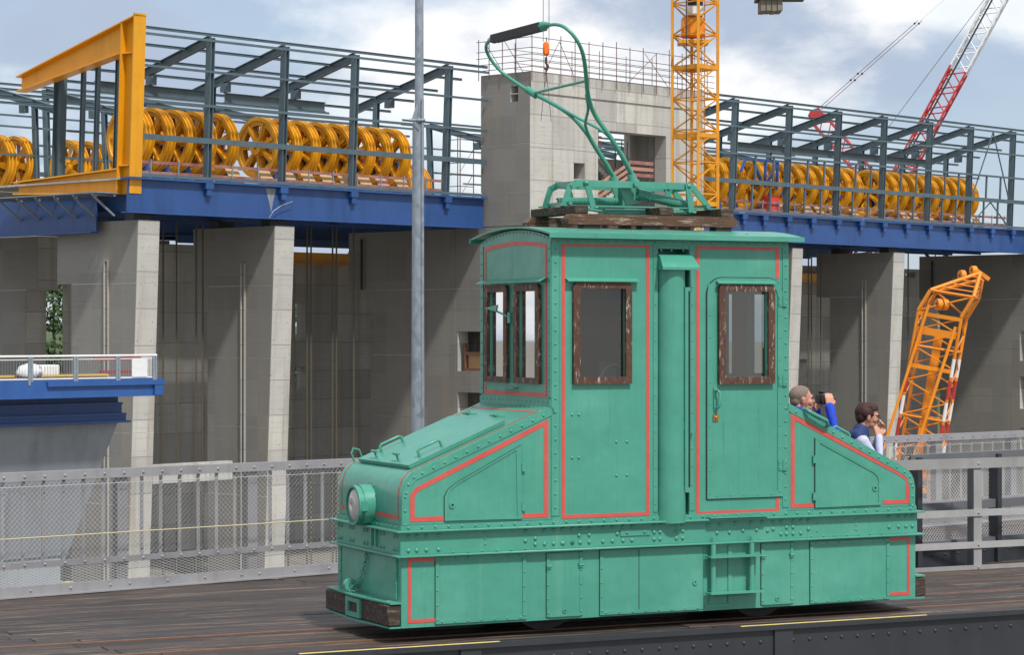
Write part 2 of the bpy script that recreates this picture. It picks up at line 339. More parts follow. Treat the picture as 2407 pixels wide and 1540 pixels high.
    def dome(s, c, nrm, r, h=None, n=7):
        c, nrm = Vector(c), Vector(nrm).normalized(); h = h or r * .7
        u = nrm.cross(Vector((0, 0, 1)));
        if u.length < .1: u = nrm.cross(Vector((0, 1, 0)))
        u.normalize(); v_ = nrm.cross(u); vs = []
        for rr, hh in ((1, 0), (.8, .6)):
            vs += [c + (u * math.cos(2 * math.pi * j / n) + v_ * math.sin(2 * math.pi * j / n)) * r * rr + nrm * h * hh for j in range(n)]
        vs.append(c + nrm * h)
        return s.add(vs, [(j, (j + 1) % n, n + (j + 1) % n, n + j) for j in range(n)] + [(n + j, n + (j + 1) % n, 2 * n) for j in range(n)], True)
    def ball(s, c, r, n=10, m=7):
        c = Vector(c); rx, ry, rz = (r, r, r) if not hasattr(r, '__len__') else r; vs = [c + Vector((0, 0, rz))]
        for i in range(1, m):
            a = math.pi * i / m
            vs += [c + Vector((rx * math.sin(a) * math.cos(2 * math.pi * j / n), ry * math.sin(a) * math.sin(2 * math.pi * j / n), rz * math.cos(a))) for j in range(n)]
        vs.append(c - Vector((0, 0, rz))); L = len(vs) - 1
        fs = [(0, 1 + j, 1 + (j + 1) % n) for j in range(n)] + [(L, L - n + (j + 1) % n, L - n + j) for j in range(n)]
        fs += [(1 + i * n + j, 1 + (i + 1) * n + j, 1 + (i + 1) * n + (j + 1) % n, 1 + i * n + (j + 1) % n) for i in range(m - 2) for j in range(n)]
        return s.add(vs, fs, True)
    def lathe(s, c, axis, prof, n=32, smooth=True):
        """prof: (radius, offset along axis) closed loop"""
        c, axis = Vector(c), Vector(axis).normalized(); u = axis.cross(Vector((0, 0, 1)))
        if u.length < .1: u = axis.cross(Vector((0, 1, 0)))
        u.normalize(); v_ = axis.cross(u); k = len(prof); vs = []
        for j in range(n):
            a = 2 * math.pi * j / n; rd = u * math.cos(a) + v_ * math.sin(a)
            vs += [c + rd * r + axis * h for r, h in prof]
        fs = [(j * k + i, j * k + (i + 1) % k, ((j + 1) % n) * k + (i + 1) % k, ((j + 1) % n) * k + i) for j in range(n) for i in range(k)]
        return s.add(vs, fs, False)
    def disc(s, c, axis, r, n=24):
        c, axis = Vector(c), Vector(axis).normalized(); u = axis.cross(Vector((0, 0, 1)))
        if u.length < .1: u = axis.cross(Vector((0, 1, 0)))
        u.normalize(); v_ = axis.cross(u)
        return s.add([c + (u * math.cos(2 * math.pi * j / n) + v_ * math.sin(2 * math.pi * j / n)) * r for j in range(n)], [tuple(range(n))])
    def mesh(s, name, m, base=Vector((0, 0, 0))):
        me = bpy.data.meshes.new(name)
        me.from_pydata([tuple((s.xf(p) if s.xf else p) - base) for p in s.v], [], s.f)
        bm = bmesh.new(); bm.from_mesh(me); bmesh.ops.recalc_face_normals(bm, faces=bm.faces)
        for fc, sm_ in zip(bm.faces, s.sm): fc.smooth = True; fc.tag = sm_
        for e in bm.edges:
            lf = e.link_faces
            if len(lf) == 2 and not (lf[0].tag and lf[1].tag) and lf[0].normal.angle(lf[1].normal, 0) > .62: e.smooth = False
        bm.to_mesh(me); bm.free()
        if m: me.materials.append(m)
        return me
    def build(s, name, m, parent=None, frame=None, base=None, **tags):
        if parent is not None:
            b = BASE[parent.name]
            o = bpy.data.objects.new(name, s.mesh(name, m, b)); COL.objects.link(o); o.parent = parent; BASE[o.name] = b
        else:
            b = Vector(base or (0, 0, 0)); fr_ = frame or 'W'
            o = bpy.data.objects.new(name, s.mesh(name, m, b)); COL.objects.link(o)
            o.location = to_world(b, fr_); o.rotation_euler = (0, 0, FRAMES[fr_][1]); BASE[o.name] = b
        return set_tags(o, **tags)
def wall_holes(mb, us, vs, holes, d0, d1, P):
    """a plate with rectangular holes between depth d0 and d1; P(u, v, d) gives the point"""
    U = sorted(set(us + [h[i] for h in holes for i in (0, 1)])); V = sorted(set(vs + [h[i] for h in holes for i in (2, 3)]))
    solid = lambda i, j: 0 <= i < len(U) - 1 and 0 <= j < len(V) - 1 and not any(h[0] - 1e-6 <= U[i] and U[i + 1] <= h[1] + 1e-6 and h[2] - 1e-6 <= V[j] and V[j + 1] <= h[3] + 1e-6 for h in holes)
    for i in range(len(U) - 1):
        for j in range(len(V) - 1):
            if not solid(i, j): continue
            a, b, c, d = U[i], U[i + 1], V[j], V[j + 1]
            for dd in (d0, d1): mb.add([P(a, c, dd), P(b, c, dd), P(b, d, dd), P(a, d, dd)], [(0, 1, 2, 3)])
            for (di, dj, e) in ((-1, 0, ((a, c), (a, d))), (1, 0, ((b, c), (b, d))), (0, -1, ((a, c), (b, c))), (0, 1, ((a, d), (b, d)))):
                if not solid(i + di, j + dj):
                    (p, q), (r_, s_) = e; mb.add([P(p, q, d0), P(r_, s_, d0), P(r_, s_, d1), P(p, q, d1)], [(0, 1, 2, 3)])
    return mb
def rounded(u0, u1, v0, v1, rt, rb=0.0, n=4):
    """loop of a rectangle, rounded top (rt) and bottom (rb) corners, constant count"""
    pts = []
    for cx, cy, r, a0 in ((u1 - rb, v0 + rb, rb, -90), (u1 - rt, v1 - rt, rt, 0), (u0 + rt, v1 - rt, rt, 90), (u0 + rb, v0 + rb, rb, 180)):
        for k in range(n + 1):
            a = R(a0 + 90 * k / n); pts.append((cx + r * math.cos(a), cy + r * math.sin(a)))
    return pts
def stroke(pts, wdt, closed=False):
    """2-D mitred band along a polyline -> list of quads"""
    P = [Vector((p[0], p[1])) for p in pts]; n = len(P); L, Rr = [], []
    for i in range(n):
        a = P[i - 1] if (i > 0 or closed) else None; b = P[(i + 1) % n] if (i < n - 1 or closed) else None
        d1 = (P[i] - a).normalized() if a is not None else None; d2 = (b - P[i]).normalized() if b is not None else None
        if d1 is None: d1 = d2
        if d2 is None: d2 = d1
        n1 = Vector((-d1.y, d1.x)); n2 = Vector((-d2.y, d2.x)); mt = (n1 + n2).normalized(); k = wdt / 2 / max(.3, mt.dot(n1))
        L.append(P[i] + mt * k); Rr.append(P[i] - mt * k)
    m = n if closed else n - 1
    return [(L[i], L[(i + 1) % n], Rr[(i + 1) % n], Rr[i]) for i in range(m)]
def lattice(mb, p0, p1, w, h, up, bays, rc, rb, taper=1.0):
    """four-chord lattice boom"""
    p0, p1 = Vector(p0), Vector(p1); d = (p1 - p0).normalized(); x = d.cross(Vector(up)).normalized(); y = x.cross(d).normalized()
    cr = lambda i, sx, sy: p0.lerp(p1, i / bays) + (x * sx * w / 2 + y * sy * h / 2) * (1 + (taper - 1) * i / bays)
    C4 = [(-1, -1), (1, -1), (1, 1), (-1, 1)]
    for sx, sy in C4: mb.tube(cr(0, sx, sy), cr(bays, sx, sy), rc, 6)
    for i in range(bays):
        for k in range(4):
            a, b = C4[k], C4[(k + 1) % 4]
            if i % 2: a, b = b, a
            mb.tube(cr(i, *a), cr(i + 1, *b), rb, 4)
    return mb
# ================================================================== THE SETTING
o = MB().add([(-3000, -400, -16), (3000, -400, -16), (3000, 4000, -16), (-3000, 4000, -16)], [(0, 1, 2, 3)]).build('ground', EARTH, kind='structure')
hb = MB()
gx, gy = 40, 10
hv = []
for j in range(gy + 1):
    for i in range(gx + 1):
        X = -320 + i * 18; Yv = 300 + j * 22; s_ = min(1, j / 4)
        hv.append((X, Yv, -16.2 + 18 * s_ * s_ * (3 - 2 * s_) + 1.2 * math.sin(X * .05 + j) * s_))
hb.add(hv, [(j * (gx + 1) + i, j * (gx + 1) + i + 1, (j + 1) * (gx + 1) + i + 1, (j + 1) * (gx + 1) + i) for j in range(gy) for i in range(gx)], True)
hb.build('hill', TURF, kind='structure')
# far wood behind the lift: clumps of leaf-sized faces
fw = MB()
for row, (yy, zb) in enumerate(((352, 2.0), (372, 3.5), (345, -5.5))):
    for i in range(30):
        cx = -150 + i * 10.5 + rnd.uniform(-3, 3) + (5 if row == 2 else 0); cy = yy + rnd.uniform(-6, 6); hh = rnd.uniform(7.5, 10.5) - (1.2 if row == 0 else 0)
        if cx > 60: hh -= 2
        for k in range(1300):
            a = rnd.uniform(0, 6.283); zz = rnd.random(); rr = (rnd.random() ** .5) * 5.2 * math.sin(math.pi * min(.95, .18 + zz * .8)) ** .7
            c = Vector((cx + rr * math.cos(a), cy + rr * math.sin(a), zb + zz * hh)); s_ = rnd.uniform(.18, .46)
            u = Vector((rnd.uniform(-1, 1), rnd.uniform(-1, 1), rnd.uniform(-1, 1))).normalized(); v_ = u.orthogonal().normalized()
            fw.add([c + u * s_, c + v_ * s_ * .7, c - u * s_, c - v_ * s_ * .7], [(0, 1, 2, 3)])
        fw.tube((cx, cy, zb - 3), (cx, cy, zb + hh * .6), .25, 5)
fw.build('far_wood', LEAF, kind='stuff', label='dark green wood seen far off between the concrete piers', cat='wood')

# ------------------------------------------------------------------ deck with planks
FL = lambda ly: (ly - 4.05) / .2438 - 1.935           # x (locomotive frame) of the mesh fence at a given depth
deck = thing('deck', None, None, 'L', (0, 0, 0), kind='structure')
deck['label'] = 'dark weathered plank deck carrying the locomotive'
poly = [(-9, -.28), (14, -.28), (14, 4.05 + (14 + 1.935) * .2438), (-9, 4.05 + (-9 + 1.935) * .2438)]
MB().prism([(x, y, -.45) for x, y in poly], (0, 0, .385)).build('deck_beam', DARK, deck)
row = 0; y0 = -.275
while y0 < 7.6:
    wd = rnd.choice((.2, .22, .24)); y1 = y0 + wd - .012
    xs = max(-8.9, FL(y0)); xe = 13.8; x = -8.9
    cuts = [x]; x = -1.6 - row * .09 + rnd.uniform(-.16, .16) - 4.2
    while x < xe - 1: 
        if x > cuts[-1] + .8: cuts.append(x)
        x += 4.2 + rnd.uniform(-.03, .03)
    cuts.append(xe)
    for c0, c1 in zip(cuts, cuts[1:]):
        a0, a1 = max(c0 + .005, FL(y0)), max(c0 + .005, FL(y1)); e = c1 - .005
        if a1 > e - .2: continue
        dz = rnd.uniform(-.004, .004)
        p = MB().add([(a0, y0, -.06), (e, y0, -.06), (e, y1, -.06), (a1, y1, -.06), (a0 + .004, y0 + .006, dz), (e - .004, y0 + .006, dz), (e - .004, y1 - .006, dz), (a1 + .004, y1 - .006, dz),
                     (a0, y0, dz - .006), (e, y0, dz - .006), (e, y1, dz - .006), (a1, y1, dz - .006)],
                     [(0, 3, 2, 1), (4, 5, 6, 7), (0, 1, 9, 8), (1, 2, 10, 9), (2, 3, 11, 10), (3, 0, 8, 11), (8, 9, 5, 4), (9, 10, 6, 5), (10, 11, 7, 6), (11, 8, 4, 7)])
        p.build('plank', PLANK, deck)
    y0 += wd; row += 1
for yy, lab in ((.26, 'rusty flush rail under the near wheels of the green locomotive'), (1.0, 'rusty flush rail under the far wheels of the green locomotive')):
    MB().box(-8.8, 13.7, yy - .02, yy + .02, -.05, .006).build('track_rail', RUST, frame='L', base=(0, yy, 0), label=lab, cat='rail', group='track rails in the deck')
eg = thing('edge_girder', 'dark riveted steel girder along the near edge of the deck', 'girder', 'L', (2, -.32, -.9))
MB().box(-9, 14, -.31, -.285, -1.6, .012).build('web_plate', DARK, eg)
MB().box(-9, 14, -.345, -.312, -.02, .018).build('top_angle', DARK, eg)
for x in (.4, 3.0, 5.6): MB().box(x - .08, x + .08, -.33, -.311, -1.6, -.025).build('splice_plate', DARK, eg)
for x0_, x1_ in ((-.9, .62), (2.62, 4.3), (5.3, 6.4)): MB().box(x0_, x1_, -.343, -.318, .0185, .0215).build('yellow_edge_line', YLINE, eg)
for i in range(40):
    x = .05 + i * .145
    MB().dome((x, -.311, -.11), (0, -1, 0), .016).build('rivet', DARK, eg)

# ================================================================== LIFT BUILDING (frame B: a along the facade, b inwards, z up)
NB = lambda z: -K * (z - ZR)
def pier(label, a0, a1, zt=9.6, bup=8.6, blo=7.0, near=0.0, mirror=None, notch=5.4, name='concrete_pier', group='concrete piers of the boat lift'):
    """stacked concrete lifts; near end leans, rear upper part corbels out"""
    root = thing(name, label, 'pier', 'B', (a0, near, -16), group)
    js = [-16, -9.6, -4.7, .25, notch, zt]
    for z0, z1 in zip(js, js[1:]):
        bf = bup if z0 >= notch - .01 else blo
        z1_ = z1 - (.05 if z1 < zt else 0); n0, n1 = near + NB(z0), near + NB(z1_)
        f = (lambda b: b) if mirror is None else (lambda b: 2 * mirror - b)
        m = MB(); c = .06
        vs = []
        for z, nn in ((z0, n0), (z1_, n1)):
            vs += [(a0, f(bf), z), (a0, f(nn + c), z), (a0 + c, f(nn), z), (a1 - c, f(nn), z), (a1, f(nn + c), z), (a1, f(bf), z)]
        m.add(vs, [tuple(range(6)), tuple(range(6, 12))] + [(i, (i + 1) % 6, 6 + (i + 1) % 6, 6 + i) for i in range(6)])
        lf = m.build('concrete_lift', CONC, root)
        if z1 < zt: # recessed joint
            m = MB(); ib = .012
            m.box(a0 + ib, a1 - ib, min(f(n1 + ib), f(bf - ib)), max(f(n1 + ib), f(bf - ib)), z1_ - .001, z1 + .001); m.build('pour_joint', JOINT, root)
    if mirror is None:
        for bb in (2.8,):
            MB().box(a0 - .14, a0 - .002, near + bb, near + bb + .1, -15.9, 6.9).box(a0 - .14, a0 - .002, near + bb + .36, near + bb + .46, -15.9, 6.9).box(a0 - .14, a0 - .002, near + bb, near + bb + .46, 6.9, 7.0).build('guide_channel', CONC, root)
        MB().box(a0 + .2, a1 - .2, near + .4, near + 1.4, zt, zt + .5).build('bearing', DARK, root)
        MB().box(a0 + .2, a1 - .2, near + 6, near + 7, zt, zt + .5).build('bearing', DARK, root)
    return root
pier('light concrete pier below the yellow portal end of the hall', -.15, 1.72)
pier('light concrete pier left of the yellow crane beam and the lamp pole', 12.05, 13.95)
pier('concrete pier edge just right of the locomotive cab', 74.1, 75.75)
pier('concrete pier behind the woman in the navy vest', 90.4, 92.3)
for lab, a0 in (('shaded rear concrete pier at the far left edge of the picture', 11.95), ('shaded rear concrete pier between the two light left piers', 23.2), ('shaded rear concrete pier seen right behind the cab', 80.5), ('shaded rear concrete pier seen behind the lattice crane', 98)):
    pier(lab, a0, a0 + 2.0, mirror=18, name='concrete_pier', zt=9.6)
# dark rear walls of the lift chamber
rwall = thing('rear_wall', 'dark rear concrete wall of the chamber behind the left piers', 'wall', 'B', (26, 27, -16))
wall_holes(MB(), [14.95, 38.4], [-16, 9.3], [], 27, 28.2, lambda u, v, d: (u, d, v)).build('wall_section', CONC, rwall)
wall_holes(MB(), [38.44, 50], [-16, 7.95], [(38.87, 40.05, 1.3, 4.6), (38.87, 40.05, -2.95, -1.0)], 27.05, 28.2, lambda u, v, d: (u, d, v)).build('wall_section', CONC, rwall)
rwall2 = thing('rear_wall', 'dark rear concrete wall of the chamber behind the right piers', 'wall', 'B', (110, 27, -16))
wall_holes(MB(), [60, 141], [-16, 9.3], [(111.6, 112.4, 2, 4), (113.2, 114.6, -3, -1), (134.2, 136.2, 8.3, 8.9)], 27, 28.2, lambda u, v, d: (u, d, v)).build('wall_section', CONC, rwall2)
MB().box(24, 54, 24.6, 25.2, 9.35, 10.0).build('blue_tie_beam', BLUE, frame='B', base=(40, 25, 9.4), label='dark blue tie beam above the yellow crane beam', cat='beam')
# yellow crane beams between the piers
cb = thing('crane_beam', 'yellow crane beam left of the lamp pole, between concrete piers', 'beam', 'B', (40, 26, 7.8))
MB().ibeam((33, 26, 8.42), (44.6, 26, 8.42), .6, 1.0, .08).build('beam', YEL, cb); MB().box(44.6, 44.75, 25.5, 26.5, 7.7, 9.1).build('end_plate', WHITE, cb)
cb2 = thing('crane_beam', 'short yellow beam visible just right of the cab roof', 'beam', 'B', (114, 26, 7.4))
MB().ibeam((110, 26, 7.9), (120, 26, 7.9), .6, 1.0, .08).build('beam', YEL, cb2)

# ---- concrete stair towers: they stand proud of the halls
BT = -5.11
def tower(label, a0, a1, zt, opening=True, name='stair_tower'):
    root = thing(name, label, 'tower', 'B', (a0, BT, -16))
    js = [10.2, 12.82, 16.48, 20.33, zt]
    hole = (a0 + 7.96, a0 + 16.46, 11.2, 17.95)
    for z0, z1 in zip(js, js[1:]):
        z1_ = z1 - (.05 if z1 < zt else 0)
        d0 = BT - .1 if z0 > 20 else BT               # the parapet band stands proud over a shadow line
        hs = []
        if opening:
            h0, h1 = max(hole[2], z0), min(hole[3], z1_)
            if h0 < h1: hs.append((hole[0], hole[1], h0, h1))
            w0, w1 = max(13.96, z0), min(15.22, z1_)
            if w0 < w1: hs.append((a0 + 5.07, a0 + 6.38, w0, w1))
        cutp = [h for h in hs if h[2] <= z0 and h[3] >= z1_]
        if cutp:
            for u0, u1 in ((a0, cutp[0][0]), (cutp[0][1], a1)): wall_holes(MB(), [u0, u1], [z0, z1_], [h for h in hs if h not in cutp and u0 <= h[0] < u1], d0, BT + 1.2, lambda u, v, d: (u, d, v)).build('concrete_lift', CONC, root)
        else: wall_holes(MB(), [a0, a1], [z0, z1_], hs, d0, BT + 1.2, lambda u, v, d: (u, d, v)).build('concrete_lift', CONC, root)
        hs = []
        if opening:
            w0, w1 = max(19.7, z0), min(20.9, z1_)
            if w0 < w1: hs.append((BT + 1.22, -3.1, w0, w1))
        wall_holes(MB(), [BT + 1.2, 0], [z0, z1_], hs, a0, a0 + .9, lambda u, v, d: (d, u, v)).build('concrete_lift', CONC, root)
        if z1 < zt:
            for u0, u1 in (((a0 + .015, hole[0] - .01), (hole[1] + .01, a1 - .015)) if (opening and hole[2] < z1 < hole[3]) else ((a0 + .015, a1 - .015),)): MB().box(u0, u1, BT + .015, BT + 1.1, z1_ - .003, z1 + .003).build('pour_joint', JOINT, root)
            MB().box(a0 + .015, a0 + .8, BT + 1.11, -.1, z1_ - .003, z1 + .003).build('pour_joint', JOINT, root)
    wall_holes(MB(), [BT + 1.2, 0], [10.2, zt - .1], [(BT + 1.6, -.9, 12.4, 18.5)] if opening else [], a1 - .9, a1, lambda u, v, d: (d, u, v)).build('right_wall', CONC, root)
    wall_holes(MB(), [a0 + .9, a1 - .9], [10.2, zt - .1], [(a0 + 13.2, a0 + 17.2, 16.2, 18.6)] if opening else [], -.7, -.05, lambda u, v, d: (u, d, v)).build('rear_wall', CONC, root)
    MB().box(a0 + .9, a1 - .9, BT + 1.2, -.7, zt - .6, zt - .15).build('roof_slab', CONC, root)
    jb = [-16, -9.6, -4.7, .25, 5.45, 10.15]
    for z0, z1 in zip(jb, jb[1:]):
        z1_ = z1 - (.05 if z1 < 10 else 0)
        hs = []
        for (r0, r1) in ((-1.0, 2.1), (-6, -2.65), (-11, -8)):
            q0, q1 = max(r0, z0), min(r1, z1_)
            if q0 < q1: hs.append((-3.2, 2.52, q0, q1))
        wall_holes(MB(), [BT, 2.7], [z0, z1_], hs, a0, a0 + 1.2, lambda u, v, d: (d, u, v)).build('concrete_lift', CONC, root)
        bf = 14.8 if z0 > 5 else 12.2
        MB().box(a0 - .02, a0 + 1.2, 2.73, bf, z0, z1_ - (.03 if z1 > 10 else 0)).build('concrete_lift', CONC, root)
        MB().box(a0 + 1.2, a1, BT + .03, BT + 1.2, z0, z1_).build('concrete_lift', CONC, root)
        if z1 < 10:
            for u0, u1 in (((BT + .02, -3.22), (2.54, 12.1)) if any(r0 < z1 < r1 for r0, r1 in ((-1.0, 2.1), (-6, -2.65), (-11, -8))) else ((BT + .02, 12.1),)): MB().box(a0 + .012, a0 + 1.1, u0, u1, z1_ - .003, z1 + .003).build('pour_joint', JOINT, root)
    MB().box(a0 + 3.2, a0 + 3.6, BT + 1.25, 12, -15.9, 10).build('inner_wall', CONC, root)
    MB().box(a0 + 1.22, a0 + 3.2, -3.2, 2.6, -1.5, -1.05).build('landing', CONC, root)
    MB().box(a0 - .4, a0 - .25, 12.9, 13.05, 5.5, 9.6).build('rope_guide', DARK, root)
    return root
TA = 33.62
tw = tower('light concrete stair tower with scaffold on top behind the pantograph', TA, 55.0, 21.92)
tower('dark concrete tower base with square recesses at the right edge', 118.2, 140, 21.0, False)
rb = thing('recess_barrier', 'brown timber barrier in the tower wall recess left of the cab', 'barrier', 'B', (TA + .4, 1, -1))
for z0 in (-1.0, .25): MB().box(TA + .3, TA + .45, -3, 1.9, z0, z0 + .25).build('rail', RUST, rb)
MB().box(TA + .5, TA + .6, -3, 1.8, -.75, .5).build('board', PLY, rb); MB().box(TA + .28, TA + .48, 1.95, 2.1, -1, 1.2).build('post', RUST, rb)
# stairs inside the tower opening
SX = TA + 8.0; SB = BT + 1.35
st = thing('stair_flight', 'concrete stair flight with timber handrails in the tower opening', 'stairs', 'B', (SX, SB, 11))
s_ = MB()
for i in range(15): s_.box(SX + .1 + i * .36, SX + .5 + i * .36, SB, SB + 1.2, 11.3 + i * .18, 11.7 + i * .18)
s_.build('steps', CONC, st)
s_ = MB()
for i in range(10): s_.box(SX + 1.7 + i * .3, SX + 2.05 + i * .3, SB + 1.3, SB + 2.4, 15.9 - i * .2, 16.3 - i * .2)
s_.build('steps', CONC, st)
MB().box(SX + 5.3, SX + 8.4, SB, SB + 2.4, 13.75, 14.15).build('landing', CONC, st); MB().box(SX, SX + 1.9, SB, SB + 2.4, 15.95, 16.3).build('landing', CONC, st)
for off in (.45, .95, 1.45): MB().bar((SX + .1, SB - .05, 11.6 + off), (SX + 5.4, SB - .05, 14.2 + off), .06, .24).build('handrail_board', PINK, st)
for off in (.45, 1.0): MB().bar((SX + 1.5, SB + 1.2, 16.4 + off), (SX + 5.0, SB + 1.2, 14.2 + off), .06, .2).build('handrail_board', PINK, st)
for z0, mt in ((14.6, GUARD), (15.1, PINK), (15.6, GUARD)): MB().box(SX + 5.3, SX + 8.4, SB - .08, SB - .02, z0, z0 + .28).build('handrail_board', mt, st)
for z0, mt in ((16.6, PINK), (17.0, GUARD), (17.4, PINK)): MB().box(SX, SX + 1.9, SB - .08, SB - .02, z0, z0 + .22).build('handrail_board', mt, st)
for q in (.4, 2.0, 3.6, 5.4, 6.6, 7.9): MB().box(SX + q, SX + q + .08, SB - .02, SB + .05, 11.5 + min(5.3, q) * .5, 13.4 + min(5.3, q) * .5).build('handrail_post', RUST, st)
for q in (8.1, 6.6, 7.4): MB().box(SX + q, SX + q + .06, SB + 2.45, SB + 2.5, 14.2, 17.7).build('rear_post', STEEL, st)

# ---- scaffold on the tower
sc = thing('scaffold', 'brown tube scaffold railing on top of the concrete tower', 'scaffold', 'B', (TA, BT, 21.9))
zt = 21.8
for i in range(14):
    a = TA - .1 + i * 1.66; hh = rnd.uniform(2.5, 3.2); b = BT - .3
    MB().tube((a, b, zt - .6), (a, b, zt + hh), .035, 5).build('standard', SCAFF, sc)
    if i % 2 == 0: MB().tube((a + .5, BT + 1.9, zt), (a + .5, BT + 1.9, zt + hh - .5), .03, 5).build('standard', SCAFF, sc)
for b in (-3.8, -2.4, -1, .1): MB().tube((TA - .15, b, zt - .3), (TA - .15, b, zt + 2.9), .035, 5).build('standard', SCAFF, sc)
for dz in (.45, .9, 1.4, 1.9, 2.7):
    MB().tube((TA - .3, BT - .34, zt + dz), (56, BT - .34, zt + dz), .028, 5).build('ledger', SCAFF, sc)
    MB().tube((TA - .2, BT - .4, zt + dz), (TA - .2, .3, zt + dz), .028, 5).build('ledger', SCAFF, sc)
    if dz < 2.2: MB().tube((TA + .3, BT + 1.93, zt + dz), (55, BT + 1.93, zt + dz), .025, 5).build('ledger', SCAFF, sc)
for a, d in ((35, 1.7), (38.4, -1.7), (45, 3.4), (50, -3.0), (53, 2.2)): MB().tube((a, BT - .27, zt + .1), (a + d, BT - .27, zt + 2.6), .025, 5).build('brace', SCAFF, sc)
for b in (-4.5, -2.5): MB().tube((TA - .12, b, zt + .1), (TA - .12, b + 2.0, zt + 2.7), .025, 5).build('brace', SCAFF, sc)
sc2 = thing('scaffold', 'dark ladder scaffold beside the tower under the left hall', 'scaffold', 'B', (32.4, .5, 10.2))
for (a, b) in ((31.6, .3), (33.1, .3), (31.6, 2.0), (33.1, 2.0)): MB().tube((a, b, 10.2), (a, b, 17.4), .04, 5).build('standard', SCAFF, sc2)
for i in range(8):
    z = 10.6 + i * .9; MB().tube((31.6, .3, z), (33.1, .3, z), .03, 4).build('ledger', SCAFF, sc2); MB().tube((31.6, .3, z), (31.6, 2.0, z), .03, 4).build('ledger', SCAFF, sc2)
for i in range(3): MB().tube((31.6, .3, 10.6 + i * 1.9), (33.1, .3, 12.4 + i * 1.9), .03, 4).build('brace', SCAFF, sc2)

# ---- sheave halls: steel frames on blue girders
def mirr(m): return None if m is None else (lambda p: Vector((p[0], 2 * m - (p[1] - K * (p[2] - ZR)), p[2])))
def hall(label, posts, a0, a1, mirror=None, mull=False, brace=None):
    root = thing('hall_frame', label, 'steel frame', 'B', (a0, 0 if mirror is None else 36, 12.3), 'steel frames of the sheave halls')
    X = shear if mirror is None else mirr(mirror)
    B = lambda: MB(X)
    for a in posts:
        B().ibeam((a, .2, 12.3), (a, .2, 22.3), .55, .36, .05, (1, 0, 0)).build('post', STEEL, root)
        B().ibeam((a, 8.0, 12.3), (a, 8.0, 20.0), .45, .34, .05, (1, 0, 0)).build('inner_post', STEEL, root)
        B().ibeam((a, .3, 22.15), (a, 10.8, 19.45), .34, .62, .06).build('rafter', STEEL, root)
        B().box(a - .22, a + .22, 6.2, 6.9, 19.5, 20.15).build('bracket', STEEL, root)
    for b, dz in ((.1, 22.5), (2.8, 21.75), (5.4, 21.05), (8.0, 20.4), (10.6, 19.75)):
        B().ibeam((a0, b, dz), (a1, b, dz), .12, .2, .03).build('purlin', STEEL, root)
    for z, h in ((22.08, .16), (19.95, .16), (17.6, .18), (15.2, .38), (12.62, .22)):
        B().bar((a0, -.02, z), (a1, -.02, z), .14, h).build('side_rail', STEEL, root)
    for z in (18.2, 16.0): B().bar((a0, 8.0, z), (a1, 8.0, z), .12, .16).build('inner_rail', STEEL, root)
    if mull:
        for p, q in zip(posts, posts[1:]):
            for k in (1 / 3, 2 / 3):
                a = p + (q - p) * k; B().bar((a, .05, 12.7), (a, .05, 15.1), .18, .14).build('mullion', STEEL, root)
                B().bar((a + .35, .05, 15.3), (a + .35, .05, 17.55), .18, .14).build('mullion', STEEL, root)
    for (p, q) in (brace or []):
        m_ = (p + q) / 2
        B().bar((p + .3, .1, 15), (m_, .1, 22), .1, .1).build('wind_brace', STEEL, root); B().bar((q - .3, .1, 15), (m_, .1, 22), .1, .1).build('wind_brace', STEEL, root)
        B().bar((p + .3, .1, 12.6), (m_, .1, 15), .1, .1).build('wind_brace', STEEL, root); B().bar((q - .3, .1, 12.6), (m_, .1, 15), .1, .1).build('wind_brace', STEEL, root)
    return root
LP = [5.84, 12.69, 19.55, 29.36]; RP = [65.18, 73.14, 80.81, 88.27, 96.1, 103.48, 111.47]
hl = hall('blue-grey steel frame of the near left sheave hall', LP, -.3, 33.5)
hall('blue-grey steel frame of the near right sheave hall', RP, 55.1, 118, mull=True, brace=[(103.48, 111.47)])
hall('blue-grey steel frame of the far left hall behind the sheaves', [-.5] + LP + [37], -1, 52, mirror=18)
hall('blue-grey steel frame of the far right hall behind the sheaves', RP, 61.6, 126, mirror=18)
for (a, b0, q, lab) in ((12.69, 6.6, 19.55, 'grey crane rail beam hung under rafters of the left hall'), (73.14, 6.6, 103.48, 'long grey crane rail beam hung under rafters of the right hall'), (1.0, 6.6, 8.0, 'short grey rail beam hung beside the yellow portal')):
    MB(shear).ibeam((a, b0, 19.1), (q + 3, b0, 19.1), .34, .72, .06).build('rail_beam', STEEL, frame='B', base=(a, b0, 19.1), label=lab, cat='beam')
# end-wall posts behind the yellow portal
for b, lab in ((3.2, 'slim grey end-wall post nearest the yellow portal column'), (5.4, 'middle of the three slim grey posts behind the yellow portal'), (7.0, 'leftmost slim grey post behind the yellow portal'), (9.6, 'thick grey post under the low end of the yellow portal')):
    wd = .75 if b > 9 else .32
    m = MB(shear); m.ibeam((.3, b, 12.3), (.3, b, 22.3 - .26 * b), wd * .8, wd, .05, (0, 1, 0)); m.build('end_wall_post', STEEL, frame='B', base=(.3, b, 12.3), label=lab, cat='post', group='end wall posts')
